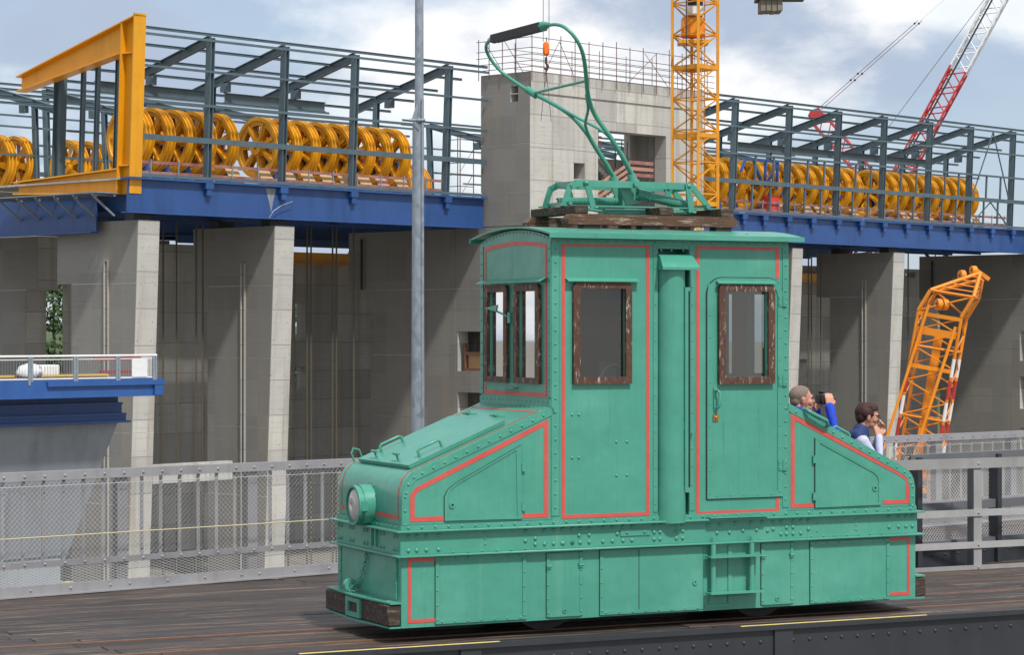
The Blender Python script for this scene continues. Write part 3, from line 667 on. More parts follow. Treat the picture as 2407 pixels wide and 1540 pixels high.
# yellow portal
yp = thing('yellow_portal', 'big yellow steel portal frame closing the left hall', 'portal', 'B', (-.7, 0, 11.3))
B = lambda: MB(shear)
m = B(); fl = .09
m.box(-1.05, -.05, -.1, 0, 11.35, 23.35); m.box(-1.05, -.05, 1.25, 1.35, 11.35, 22.9); m.box(-.6, -.5, -.01, 1.26, 11.35, 23.1); m.build('column', YEL, yp)
for (nm, z0n, z1n, z0f, z1f) in (('top_beam', 20.75, 23.34, 18.95, 19.95), ('bottom_beam', 11.36, 13.2, 11.75, 12.55)):
    m = B()
    m.prism([(-.6, 1.36, z0n), (-.6, 12.9, z0f), (-.6, 12.9, z1f), (-.6, 1.36, z1n - .22)], (.1, 0, 0))
    for za, zb in ((z0n, z0f), (z1n - .2, z1f)):
        m.add([(-1.05, 1.3 if za < 22 else -.1, za), (-.05, 1.3 if za < 22 else -.1, za), (-.05, 13, zb), (-1.05, 13, zb), (-1.05, 1.3 if za < 22 else -.1, za + fl), (-.05, 1.3 if za < 22 else -.1, za + fl), (-.05, 13, zb + fl), (-1.05, 13, zb + fl)],
              [(0, 3, 2, 1), (4, 5, 6, 7), (0, 1, 5, 4), (1, 2, 6, 5), (2, 3, 7, 6), (3, 0, 4, 7)])
    m.build(nm, YEL, yp)
MB(shear).box(-.95, -.15, 0, 1.25, 20.7, 20.8).box(-.95, -.15, 0, 1.25, 13.2, 13.3).build('stiffener', YEL, yp)
# walkway brackets under the portal
for i in range(6):
    b = 1.5 + i * 2.1
    br = thing('walkway_bracket', f'{ORD[i]} galvanised walkway bracket under the yellow portal, counted from its column', 'bracket', 'B', (-1.1, b, 10.2), 'walkway brackets')
    MB(shear).bar((-2.9, b, 11.25), (-.9, b, 11.25), .14, .14).build('arm', GALV, br); MB(shear).bar((-2.8, b + .02, 11.15), (-1.0, b + .02, 9.9), .12, .12).build('strut', GALV, br)
MB(shear).box(-3.0, -1.2, .9, 13.2, 11.34, 11.42).build('walkway_grating', GALV, frame='B', base=(-2, 7, 11.3), label='thin galvanised grating lying on the brackets under the yellow portal', cat='grating')
# blue girders
def girder(label, a0, a1, mirror=None, corb=()):
    root = thing('blue_girder', label, 'girder', 'B', (a0, 0, 10), 'blue girders of the boat lift')
    X = shear if mirror is None else mirr(mirror); B = lambda: MB(X)
    B().box(a0, a1, -.05, .02, 10.15, 12.3).build('web', BLUE, root)
    B().box(a0, a1, -.4, .75, 12.31, 12.45).build('top_flange', BLUE, root); B().box(a0, a1, -.32, .55, 10.05, 10.14).build('bottom_flange', BLUE, root)
    B().box(a0 + 1, a1, 7.4, 7.5, 10.15, 12.3).build('inner_web', BLUE, root); B().box(a0 + 1, a1, 10.9, 11.0, 10.15, 12.3).build('inner_web', BLUE, root)
    B().box(a0 + .1, a1 - .1, .76, 18.3, 12.3, 12.42).build('shade_floor_slab', CONC, root)  # hall floor, widened inward to keep sun off the rear walls
    a = a0 + 1.5
    while a < a1 - 1: B().box(a, a + .25, .03, 10.9, 10.3, 12.28).build('cross_girder', BLUE, root); a += 6.0
    for a in corb:
        B().box(a - .45, a + .25, -.42, -.06, 11.9, 12.3).box(a - .3, a + .12, -.36, -.06, 11.45, 11.9).build('corbel', BLUE, root)
    return root
girder('long blue steel girder carrying the left sheave hall', -1.2, 33.4, corb=[a - .1 for a in LP[:4]])
MB().box(30.9, 55, .8, 18.2, 12.3, 12.42).build('shade_floor_slab', CONC, frame='B', base=(43, 9, 12.3), label='added concrete slab shading the chamber behind the stair tower', cat='slab')  # added to block sun from the chamber behind the tower
MB().box(118, 146, .8, 36, 12.3, 12.42).build('shade_floor_slab', CONC, frame='B', base=(130, 18, 12.3), label='added concrete slab shading the rear wall behind the tower at the right edge', cat='slab')  # added as a sun blocker for the right rear wall
MB().box(1.95, 9.6, 1.4, 2.0, -8.3, -7.0).build('concrete_sill', CONC, frame='B', base=(5, 1.5, -8.6), label='pale concrete sill between the two light left piers, behind the fence', cat='sill')
girder('long blue steel girder carrying the right sheave hall', 55.1, 118, corb=[66.5, 69.5, 73.1, 76.8, 80.8, 84.5, 88.3, 92.2, 96.1, 99.8, 103.5, 107.5, 111.5])
girder('blue girder of the far left hall seen beneath the near one', -1.2, 54, 18); girder('blue girder of the far right hall seen beneath the near one', 55.3, 117.9, 18)
eb = thing('blue_end_girder', 'dark blue cross girder at the left end of the hall', 'girder', 'B', (-1, 18, 9))
MB().box(-.95, -.85, 3.2, 36.3, 8.9, 11.28).build('web', BLUE, eb); MB().box(-1.4, -.5, 3.2, 36.3, 8.8, 8.89).build('bottom_flange', BLUE, eb)
# grey stain mark on the left girder
MB(shear).add([(11.0, -.056, 12.2), (12.0, -.056, 12.2), (11.75, -.056, 11.3), (11.6, -.056, 10.5), (11.4, -.056, 11.2)], [(0, 1, 2, 3, 4)]).build('cement_stain', HULL, frame='B', base=(11.5, 0, 11), label='grey cement stain running down the left blue girder', cat='stain')
MB(shear).path([(11.2, -.3, 10.1), (11.5, -.4, 10.6), (12.2, -.4, 11.0), (13.3, -.4, 11.35)], .03, 5).build('loose_cable', GALV, frame='B', base=(12, 0, 10), label='thin loose white cable curling up in front of the left blue girder', cat='cable')

# ---- rope sheaves
def make_sheave():
    m = {}
    rim = MB()
    rim.lathe((0, 0, 0), (1, 0, 0), [(2.22, -.36), (2.22, -.29), (2.02, -.24), (2.02, -.1), (2.2, -.045), (2.2, .045), (2.02, .1), (2.02, .24), (2.22, .29), (2.22, .36), (1.96, .36), (1.93, .27), (1.80, .22), (1.80, -.22), (1.93, -.27), (1.96, -.36)], 40)
    m['rim'] = rim.mesh('rim', SHV)
    m['hub'] = MB().lathe((0, 0, 0), (1, 0, 0), [(.55, -.5), (.55, .5), (.18, .5), (.18, -.5)], 18).mesh('hub', SHV)
    web = MB(); nsp = 7
    # disc with seven windows
    for k in range(nsp):
        for xx in (-.22, .22):
            a0, a1 = 2 * math.pi * k / nsp, 2 * math.pi * (k + 1) / nsp
            P = lambda r, a: (xx, r * math.cos(a), r * math.sin(a)); q = lambda f: a0 + (a1 - a0) * f
            inner, outer = [], []
            for f in (0, .25, .5, .75, 1): inner.append(q(f))
            # annulus at the hub, annulus at the rim, spoke bands
            for f0, f1 in ((0, .25), (.25, .5), (.5, .75), (.75, 1)):
                web.add([P(.5, q(f0)), P(.5, q(f1)), P(.72, q(f1)), P(.72, q(f0))], [(0, 1, 2, 3)])
                web.add([P(1.62, q(f0)), P(1.62, q(f1)), P(1.86, q(f1)), P(1.86, q(f0))], [(0, 1, 2, 3)])
            web.add([P(.70, q(-.3)), P(.70, q(.3)), P(1.63, q(.2)), P(1.63, q(-.2))], [(0, 1, 2, 3)])
    m['web'] = web.mesh('web', SHV)
    m['spoke'] = MB().bar((0, .5, 0), (0, 1.85, 0), .16, .62, (1, 0, 0)).mesh('spoke', SHV)
    # blue bearing pedestal and white bolts
    m['pedestal'] = MB().prism([(.62, -.8, -2.75), (.62, .8, -2.75), (.62, .3, -.3), (.62, -.3, -.3)], (.5, 0, 0)).mesh('pedestal', BLUE)
    return m
SM = make_sheave()
def place_sheave(a, b, z, label, group, full=True, small=1.0):
    p = shear(Vector((a, b, z))); root = thing('rope_sheave', label, 'sheave', 'B', tuple(p), group)
    ang = rnd.uniform(0, .9)
    for nm in ('rim', 'hub', 'web', 'pedestal') + (('spoke',) * 7 if full else ()):
        o = bpy.data.objects.new(nm, SM[nm]); COL.objects.link(o); o.parent = root; BASE[o.name] = p
        if nm in ('web',): o.rotation_euler = (ang, 0, 0)
    if full:
        for k, o in enumerate([c for c in root.children if c.name.startswith('spoke')]): o.rotation_euler = (ang + 2 * math.pi * k / 7, 0, 0)
    return root
LA = [2.45, 4.3, 6.15, 8.0, 10.05]; LB = [14.3, 16.1, 17.9, 19.8, 21.6, 23.5, 25.35, 27.25]
RA = [63.3, 65.2, 67.06, 69.5, 72.9, 74.8, 76.65, 78.5, 80.4, 82.15, 84.05, 86, 87.8]; RB = [92.0, 93.88, 95.6, 97.4, 99.3, 101.1, 103.0, 104.65, 106.55, 108.4]
for i, a in enumerate(LA): place_sheave(a, 4.4, 15.45, f'{ORD[i]} yellow rope sheave from the yellow portal in the left hall', 'yellow rope sheaves')
for i, a in enumerate(LB): place_sheave(a, 4.4, 15.45, f'{ORD[i]} yellow rope sheave in the long group left of the lamp pole', 'yellow rope sheaves')
for i, a in enumerate(RA): place_sheave(a, 4.4, 15.45, f'{ORD[i]} yellow rope sheave right of the tower crane in the right hall', 'yellow rope sheaves')
for i, a in enumerate(RB): place_sheave(a, 4.4, 15.45, f'{ORD[i]} yellow rope sheave of the farther group in the right hall', 'yellow rope sheaves')
for i, a in enumerate([8.6, 10.5, 12.4, 17.6, 19.6, 21.6, 23.5]): place_sheave(a, 31.4, 15.45, f'{ORD[i]} sheave from the left edge in the far hall behind the portal', 'sheaves of the far hall', False)
for i, a in enumerate([49.0, 51, 53, 55, 57]): place_sheave(a, 31.4, 15.45, f'{ORD[i]} far sheave seen between the lamp pole and the tower', 'sheaves of the far hall', False)
for i, a in enumerate([129, 131, 133]): place_sheave(a - 2, 26, 14.4, f'{ORD[i]} far sheave at the right end of the right hall', 'sheaves of the far hall', False)
# plywood boards under the sheaves, guard rails
def ply(a, label, mt=PLY, w_=1.15): MB(shear).add([(a, .5, 12.47), (a + w_, .5, 12.47), (a + w_ + .12, 1.5, 13.6), (a + .12, 1.5, 13.6), (a, .56, 12.47), (a + w_, .56, 12.47), (a + w_ + .12, 1.56, 13.6), (a + .12, 1.56, 13.6)],
        [(0, 1, 2, 3), (4, 5, 6, 7), (0, 1, 5, 4), (1, 2, 6, 5), (2, 3, 7, 6), (3, 0, 4, 7)]).build('plywood_board', mt, frame='B', base=(a, .5, 12.47), label=label, cat='board', group='boards leaning at the sheaves')
for i, a in enumerate([8.4, 11.4, 13.6, 15.5, 17.4, 19.2, 21.2, 23.0, 25.0]): ply(a, f'{ORD[i]} tan board from the portal, leaning under the left sheaves', PLY if i not in (7,) else PINK)
for i, a in enumerate([73.4, 77.2, 79, 81.0, 84.6, 93.2, 94.8, 97.4, 102, 104, 106]): ply(a, f'{ORD[i]} tan board from the red cabinet, leaning under the right sheaves')
gi = 0
for (a0, a1, nm) in ((0, 30, 'left'), (64, 112, 'right')):
    gr = thing('guard_rail', f'red and white guard boards along the floor edge of the {nm} hall', 'guard rail', 'B', (a0, .5, 12.4), 'guard rails')
    for z in (12.75, 13.45): MB(shear).box(a0, a1, .38, .42, z, z + .2).build('board', GUARD, gr)
    a = a0 + 1
    while a < a1: MB(shear).box(a, a + .08, .3, .37, 12.45, 13.75).build('post', GALV, gr); a += 2.4
MB(shear).box(71.3, 72.6, .5, 1.6, 12.5, 14.2).build('red_cabinet', SIGNR, frame='B', base=(72, 1, 12.5), label='red cabinet on the floor of the right hall near the tower crane', cat='cabinet')
fr_ = thing('blue_lifting_frame', 'blue tubular lifting frame hanging by the sheaves above the red cabinet', 'frame', 'B', (70, 1.6, 15))
for p, q in (((68.2, 1.2, 17.3), (73.0, 1.2, 17.3)), ((73.0, 1.2, 17.3), (73.0, 1.2, 14.8)), ((71.2, 1.2, 17.3), (71.2, 1.2, 15)), ((71.2, 1.2, 15), (73, 1.2, 17.2)), ((69.4, 1.2, 17.3), (70.8, 1.2, 15.2)), ((68.2, 1.2, 17.3), (67.6, 1.2, 16.2))): MB(shear).bar(p, q, .2, .2).build('tube', BLUEP, fr_)
# hanging ropes, in bunches
for where, aa in (('left of the second light pier', (3.6, 4.2, 6.3, 7.5, 9.3, 9.9)), ('right of the second light pier', (15.6, 16.0, 17.6, 18.1, 20, 20.4, 22.6, 23, 24.8)), ('right of the cab', (78, 78.6, 80.5, 81.1, 84, 84.5, 86)), ('behind the lattice crane', (95.3, 96, 98, 98.7, 101))):
    for i, a in enumerate(aa):
        MB().tube((a, 5, -15.9), (a, 5, 10), .07, 5).build('hanging_rope', ROPE, frame='B', base=(a, 5, -15.9), label=f'{ORD[i]} steel rope from the left hanging down {where}', cat='rope', group='hanging steel ropes')
# ================================================================== TOWING LOCOMOTIVE (frame L: x along, y back, z up)
W = 1.24; LEN = 4.425; C0, C1 = 1.2, 3.24
loco = thing('towing_locomotive', 'green riveted electric towing locomotive with red lining standing on the deck', 'locomotive', 'L', (2.2, .62, 0))
SMALL = MB()                                           # rows of small rivets
def side(u, v, d=0): return (u, -d, v)
def rows(pts, nrm=(0, -1, 0), r=.0095):
    for p in pts: SMALL.dome(p, nrm, r, r * .75, 6)
def along(p, q, step):
    p, q = Vector(p), Vector(q); n = max(1, round((q - p).length / step)); return [p.lerp(q, i / n) for i in range(n + 1)]
def side_strip(poly, w_, d0, d1, name, mt, parent, closed=False):
    m = MB()
    for q in stroke(poly, w_, closed): m.prism([side(p.x, p.y, d0) for p in q], (0, d0 - d1, 0))
    return m.build(name, mt, parent)
# ---- lower body
lb = MB().box(.004, LEN - .004, .004, W - .004, .12, .63).build('lower_body', GREEN, loco)
MB().box(0, LEN, -.003, .003, .108, .635).build('side_skirt', GREEN, loco); MB().box(0, LEN, W - .003, W + .003, .108, .635).build('side_skirt', GREEN, loco)
MB().box(-.003, .0035, .0, W, .115, .635).build('front_skirt', GREEN, loco); MB().box(LEN - .003, LEN + .003, 0, W, .115, .635).build('rear_skirt', GREEN, loco)
def riveted_panel(name, u0, u1, v0, v1, edges='lrtb', fw=.028, step=.11):
    p = MB().box(u0, u1, -.0075, -.0035, v0, v1).build(name, GREEN, loco)
    m = MB()
    for q in stroke([(u0 - .0015, v0 - .0015), (u1 + .0015, v0 - .0015), (u1 + .0015, v1 + .0015), (u0 - .0015, v1 + .0015)], .005, True): m.prism([side(a.x, a.y, .0034) for a in q], (0, -.0022, 0))
    m.build('seam_shade', IRON, p)  # dark rim painting the panel edge's shadow along with its dirt
    for e in edges:
        a = {'l': (u0, u0 + fw, v0, v1), 'r': (u1 - fw, u1, v0, v1), 't': (u0 + fw + .001, u1 - fw - .001, v1 - fw, v1), 'b': (u0 + fw + .001, u1 - fw - .001, v0, v0 + fw)}[e]
        MB().box(a[0], a[1], -.014, -.008, a[2], a[3]).build('edge_strip', GREEN, p)
        c = [((a[0] + a[1]) / 2, v0 + .03), ((a[0] + a[1]) / 2, v1 - .03)] if e in 'lr' else [(u0 + .05, (a[2] + a[3]) / 2), (u1 - .05, (a[2] + a[3]) / 2)]
        rows([side(q.x, q.y, .014) for q in along((*c[0], 0), (*c[1], 0), step)], r=.0085)
    return p
riveted_panel('skirt_panel', .262, .987, .125, .61)
riveted_panel('skirt_panel', 1.596, 2.48, .122, .605, 'lb')
riveted_panel('skirt_panel', 3.437, 4.174, .118, .60)
MB().box(1.925, 1.929, -.0105, -.0078, .125, .6).build('panel_seam', IRON, loco)
for (u0, u1) in ((1.154, 1.45), (2.994, 3.282)):
    d_ = riveted_panel('service_door', u0, u1, .13, .60, 'lr', .024)
    MB().box(u0 + .025, u1 - .025, -.012, -.008, .132, .50).build('flap', GREEN, d_); MB().box(u0 + .02, u1 - .02, -.016, -.008, .128, .15).build('edge_strip', GREEN, d_)
    for uu in (u0 + .015, u1 - .015): MB().box(uu - .018, uu + .018, -.026, -.012, .49, .52).tube(side(uu - .02, .505, .024), side(uu + .02, .505, .024), .008, 6).build('hinge', GREEN, d_)
    MB().lathe(side((u0 + u1) / 2, .17, .012), (0, -1, 0), [(.018, 0), (.018, .008), (.007, .008), (.007, 0)], 12).build('keyhole', GREEN, d_); MB().disc(side((u0 + u1) / 2, .17, .014), (0, -1, 0), .007, 10).build('keyhole', BLACK, d_)
MB().lathe(side(2.41, .33, .008), (0, -1, 0), [(.022, 0), (.022, .008), (.009, .008), (.009, 0)], 12).build('keyhole', GREEN, loco)
MB().box(2.53, 2.535, -.012, -.0036, .13, .6).box(2.70, 2.73, -.012, -.0036, .16, .6).box(2.5, 2.73, -.0115, -.0036, .13, .155).build('skirt_rib', GREEN, loco)
# red lining on the skirt
side_strip([(.262, .595), (.062, .595), (.062, .155), (.262, .155)], .026, .0042, .0062, 'red_line', RED, loco)
side_strip([(4.174, .59), (4.36, .59), (4.36, .155), (4.174, .155)], .026, .0042, .0062, 'red_line', RED, loco)
# ---- belt
belt = MB().box(-.012, LEN + .012, -.012, W + .012, .632, .80).build('belt', GREEN, loco)
for z in (.623, .801):
    MB().cbox(-.055, LEN + .055, -.06, W + .06, z - .006, z + .008, .003).build('ledge', GREEN, belt)
MB().box(-.008, LEN + .008, -.010, W + .010, .81, .846).build('angle_strip', GREEN, belt)
rows([side(p.x, .828, .010) for p in along((.05, 0, 0), (LEN - .05, 0, 0), .105)], r=.0115)
rows([(-.008, p.y, .828) for p in along((0, .08, 0), (0, W - .08, 0), .09)], (-1, 0, 0), .011)
big = [(.045, .0), (.105, 0), (.175, 0), (.265, 0)]
bigs = []
for u, in [(x,) for x in (.05, .115, .19, .285)]: bigs += [(u, .765), (u, .665)]
for u in (.98, 1.06, 1.135, 1.21, 1.28, 1.365): bigs += [(u, .77 if u != 1.06 else .715), (u, .672 if u > 1.0 else .70)]
for u in (1.29, 1.365, 1.62, 1.70, 1.79, 1.865): bigs += [(u, .775), (u, .672)]
bigs += [(1.42, .725), (1.505, .725), (1.74, .725), (2.055, .725), (2.105, .725), (2.245, .725), (2.30, .725), (1.43, .672), (1.505, .672), (1.43, .775), (1.505, .775)]
for u in (2.055, 2.105, 2.245, 2.30): bigs += [(u, .775), (u, .672)]
for u, v in ((2.52, .76), (2.60, .70), (2.625, .76), (2.71, .70), (2.76, .765), (2.83, .71), (2.90, .765), (2.95, .71), (3.0, .765), (3.05, .7), (3.1, .765), (3.1, .71), (3.17, .765), (3.17, .67), (3.22, .72), (3.22, .67), (3.28, .765), (3.28, .72), (3.28, .67), (3.35, .765), (3.35, .67), (3.42, .765), (3.42, .70)): bigs.append((u, v))
for u in (4.17, 4.26, 4.33, 4.39): bigs += [(u, .768), (u, .69)]
rv = MB().dome((0, 0, 0), (0, -1, 0), .0165, .012, 8).mesh('rivet', GREEN)
for u, v in bigs:
    o = bpy.data.objects.new('rivet', rv); COL.objects.link(o); o.parent = belt; o.location = Vector(side(u, v, .0125)) - BASE[belt.name]
for yy in (.05, .1, .3, .36, .62, .68, .9, .96, 1.14, 1.19):
    for zz in (.67, .765):
        o = bpy.data.objects.new('rivet', rv); COL.objects.link(o); o.parent = belt; o.rotation_euler = (0, 0, R(-90)); o.location = Vector((-.0125, yy, zz)) - BASE[belt.name]
rows([side(p.x, .640, .012) for p in along((.4, 0, 0), (.98, 0, 0), .115)] + [side(p.x, .640, .012) for p in along((3.45, 0, 0), (4.1, 0, 0), .105)] + [side(.655, z, .012) for z in (.69, .73, .77)] + [side(3.5, z, .012) for z in (.68, .74)] + [side(3.86, z, .012) for z in (.68, .72, .76)])
MB().box(1.765, 2.02, -.02, -.0125, .705, .755).build('bolted_plate', GREEN, belt); rows([side(1.82, .73, .02), side(1.97, .73, .02)], r=.013)
MB().box(2.505, 3.02, -.085, -.02, .815, .823).build('door_sill', GREEN, loco)
# ---- bumpers
for s_, xa in ((-1, 0), (1, LEN)):
    bm = MB(); bx = sorted((xa + s_ * .004, xa + s_ * .105)); bm.cbox(bx[0], bx[1], .0, W, .125, .275, .008); bmp = bm.build('buffer_beam', TIMBERD, loco)
    bx2 = sorted((xa + s_ * .1055, xa + s_ * .125)); m = wall_holes(MB(), [.50, .78], [.13, .272], [(.55, .73, .165, .24)], bx2[0], bx2[1], lambda u, v, d: (d, u, v)); m.build('coupling_pocket', GREEN, bmp)
    x_a, x_b, x_c = xa + s_ * .003, xa + s_ * .09, xa + s_ * .135
    MB().prism([(x_a, -.01, .282), (x_b, -.01, .282), (x_c, W * .5, .282), (x_b, W + .01, .282), (x_a, W + .01, .282)], (0, 0, .012)).build('buffer_cover', GREEN, bmp)
    MB().prism([(x_a, -.002, .108), (x_b, -.002, .108), (x_c, W * .5, .108), (x_b, W + .002, .108), (x_a, W + .002, .108)], (0, 0, .012)).build('buffer_cover', GREEN, bmp)
rows([(-.06, p.y, .294) for p in along((0, .1, 0), (0, W - .1, 0), .1)], (0, 0, 1), .009)
fp = MB().box(-.009, -.004, .06, W - .06, .31, .6).build('front_panel', GREEN, loco)
for a in ((.06, .09, .31, .6), (W - .09, W - .06, .31, .6)): MB().box(-.014, -.0095, *a).build('edge_strip', GREEN, fp)
rows([(-.014, .075, z) for z in (.34, .42, .5, .58)] + [(-.014, W - .075, z) for z in (.34, .42, .5, .58)] + [(-.009, p.y, .33) for p in along((0, .15, 0), (0, 1.1, 0), .1)], (-1, 0, 0), .009)
# ---- coupling chain on the front
chn = MB(); pts = [(-.03, .60, .62), (-.025, .62, .56), (-.03, .64, .50), (-.03, .68, .44), (-.035, .73, .38), (-.05, .78, .33), (-.08, .80, .31), (-.09, .76, .30), (-.08, .72, .305)]
for k, (p, q) in enumerate(zip(pts, pts[1:])):
    p, q = Vector(p), Vector(q)
    for f in (.0, .5):
        c = p.lerp(q, f + .25); d = (q - p).normalized(); u = d.orthogonal().normalized() if (f == 0) else d.cross(d.orthogonal()).normalized()
        loop = [c + d * (.022 * math.cos(a)) + u * (.012 * math.sin(a)) for a in [2 * math.pi * i / 8 for i in range(9)]]; chn.path(loop, .0045, 5)
chn.build('coupling_chain', GREEN, loco, kind='stuff'); MB().lathe((-.07, .82, .345), (0, 1, 0), [(.05, -.02), (.05, .02), (.02, .02), (.02, -.02)], 14).build('coupling_hook', GREEN, loco)
for yy in (.42, .5): MB().box(-.03, -.013, yy, yy + .02, .66, .8).build('lamp_bracket', GREEN, loco)
# ---- bonnets
front_prof = [(0, .848), (0, 1.05), (.008, 1.107), (.03, 1.168), (.073, 1.219), (.139, 1.247), (C0 - .002, 1.683), (C0 - .002, .848)]
rear_prof = [(C1 + .002, .848), (LEN, .848), (LEN, 1.0), (LEN - .012, 1.06), (LEN - .04, 1.11), (LEN - .09, 1.15), (LEN - .165, 1.19), (C1 + .002, 1.683)]
for nm, pf in (('front_bonnet', front_prof), ('rear_bonnet', rear_prof)):
    m = MB(); m.prism([(x, 0, z) for x, z in pf], (0, W, 0)); bn = m.build(nm, GREEN, loco)
    top = pf[:7] if nm == 'front_bonnet' else pf[1:]
    cx_ = 1 if nm == 'front_bonnet' else -1
    inset = [(x + cx_ * .028 * (1 if i < 3 else .8), z - (.0 if i < 2 else .03)) for i, (x, z) in enumerate(top)] if cx_ == 1 else [(x - .028 * (1 if i < 3 else .5), z - (.0 if i < 2 else .03)) for i, (x, z) in enumerate(top)]
    side_strip(inset, .05, .0005, .006, 'edge_angle', GREEN, bn)
    seg = [Vector((*p, 0)) for p in inset]; acc = []
    for p, q in zip(seg, seg[1:]): acc += along(p, q, .095)[:-1] if (q - p).length > .09 else [p]
    rows([side(p.x, p.y, .006) for p in acc], r=.0115)
    tp = [Vector((x, 0, z)) for x, z in top]
    for p, q in zip(tp, tp[1:]):
        if (q - p).length > .3:
            n_ = Vector((-(q - p).z, 0, (q - p).x)).normalized(); n_ = n_ if n_.z > 0 else -n_
            rows([Vector((c.x, .025, c.z)) for c in along(p, q, .095)] + [Vector((c.x, W - .025, c.z)) for c in along(p, q, .095)], n_, .009)
FB = bpy.data.objects['front_bonnet']; RB_ = bpy.data.objects['rear_bonnet']
side_strip([(.333, .885), (.085, .885), (.085, 1.056), (.12, 1.10), (1.155, 1.565), (1.155, .882), (.96, .882)], .034, .0008, .003, 'red_line', RED, FB)
side_strip([(3.476, .882), (3.283, .882), (3.283, 1.575), (4.285, 1.105), (4.355, 1.058), (4.355, .885), (4.12, .885)], .034, .0008, .003, 'red_line', RED, RB_)
# thin lining on the front face and slope of the front bonnet
m = MB(); off = .002
fl_ = [(0, .90), (0, 1.05), (.008, 1.107), (.03, 1.168), (.073, 1.219), (.139, 1.247), (1.12, 1.651)]
for ya in (.055, W - .075):
    for (p, q) in zip(fl_, fl_[1:]):
        d = Vector((q[0] - p[0], 0, q[1] - p[1])).normalized(); n_ = Vector((-d.z, 0, d.x)) * off
        m.add([Vector((p[0], ya, p[1])) + n_, Vector((p[0], ya + .018, p[1])) + n_, Vector((q[0], ya + .018, q[1])) + n_, Vector((q[0], ya, q[1])) + n_], [(0, 1, 2, 3)])
m.build('red_line', RED, FB)
MB().box(-off - .001, -off, .055, .46, .885, .915).build('red_line', RED, FB); MB().box(-off - .001, -off, .78, W - .057, .885, .915).build('red_line', RED, FB)
sl = Vector((1.061, 0, .436)).normalized(); sn = Vector((-sl.z, 0, sl.x)); H0 = Vector((.139, 0, 1.247))
def hs(s_, y, h=0): v_ = H0 + sl * s_ + sn * h; return (v_.x, y, v_.z)
m = MB(); m.add([hs(1.03, .06, .002), hs(1.03, W - .06, .002), hs(1.05, W - .06, .002), hs(1.05, .06, .002)], [(0, 1, 2, 3)]); m.build('red_line', RED, FB)
lid = MB().add([hs(-.02, .12, .004), hs(.80, .12, .004), hs(.80, 1.1, .004), hs(-.02, 1.1, .004), hs(-.025, .115, .034), hs(.80, .115, .034), hs(.80, 1.105, .034), hs(-.025, 1.105, .034)],
               [(0, 3, 2, 1), (4, 5, 6, 7), (0, 1, 5, 4), (1, 2, 6, 5), (2, 3, 7, 6), (3, 0, 4, 7)]).build('bonnet_lid', GREEN, FB)
for y in (.22, .95):
    MB().path([hs(.12, y, .03), hs(.12, y, .075), hs(.14, y, .088), hs(.29, y, .088), hs(.31, y, .075), hs(.31, y, .03)], .011, 6).build('handle', GREEN, lid)
for y in (.42, .84):
    MB().tube(hs(.03, y, .03), hs(.03, y, .085), .009, 6).tube(hs(.03, y - .055, .085), hs(.03, y + .055, .085), .011, 6).build('clamp_screw', GREEN, lid)
for y in (.35, .85): MB().path([hs(.88, y - .09, .03), hs(.84, y - .08, .045), hs(.84, y + .08, .045), hs(.86, y + .09, .03)], .007, 5).tube(hs(.85, y - .02, .045), hs(.85, y + .02, .045), .018, 7).build('lid_hinge', GREEN, lid)
MB().path([hs(-.02, W - .03, 0), hs(-.02, W - .03, .07), hs(.01, W - .03, .1), hs(.05, W - .03, .07), hs(.05, W - .03, .0)], .008, 5).build('grab_hook', GREEN, FB)
# bonnet side hatches
def bonnet_hatch(poly, hinge_u, lock, parent):
    c = Vector((sum(p[0] for p in poly) / len(poly), sum(p[1] for p in poly) / len(poly)))
    inn = [tuple(c + (Vector(p) - c) * .9) for p in poly]
    m = MB(); m.prism([side(*p, .0006) for p in poly], (0, -.006, 0)); h = m.build('side_hatch', GREEN, parent)
    m = MB(); m.ring([side(*p, .0067) for p in poly], [side(*p, .0067) for p in inn], (0, -.006, 0)); m.build('edge_strip', GREEN, h)
    m = MB()
    for q in stroke([tuple(c + (Vector(p) - c) * 1.006) for p in poly], .005, True): m.prism([side(p.x, p.y, .0005) for p in q], (0, -.004, 0))
    m.build('gap_shade', IRON, h)  # dark outline standing in for shadow and dirt round the hatch
    for vv in (1.24, .95): MB().box(hinge_u - .015, hinge_u + .015, -.02, -.007, vv - .03, vv + .03).build('hinge', GREEN, h)
    MB().lathe(side(*lock, .0067), (0, -1, 0), [(.024, 0), (.024, .008), (.010, .008), (.010, 0)], 14).build('lock', GREEN, h); MB().disc(side(*lock, .009), (0, -1, 0), .010, 10).build('lock', BLACK, h)
bonnet_hatch([(.335, .868), (.956, .862), (.945, 1.40), (.42, 1.135), (.36, 1.09), (.335, 1.04)], .965, (.395, .98), FB)
bonnet_hatch([(3.484, .862), (4.094, .866), (4.094, 1.06), (4.08, 1.095), (4.045, 1.125), (3.484, 1.40)], 3.475, (4.04, 1.0), RB_)
m = MB(); m.path([side(3.39, 1.63, -.03), side(3.39, 1.63, .03), side(3.42, 1.605, .05), side(3.56, 1.54, .055), side(3.59, 1.50, .03), side(3.59, 1.50, -.02)], .017, 6, radii=[.012, .014, .016, .016, .014, .010]); m.build('bonnet_grip', GREEN, RB_)
m = MB(); m.path([(3.72, .10, 1.44), (3.725, .10, 1.482), (3.745, .10, 1.488), (3.86, .10, 1.432), (3.872, .10, 1.418), (3.868, .10, 1.37)], .010, 6); m.build('grab_rail', GREEN, RB_)
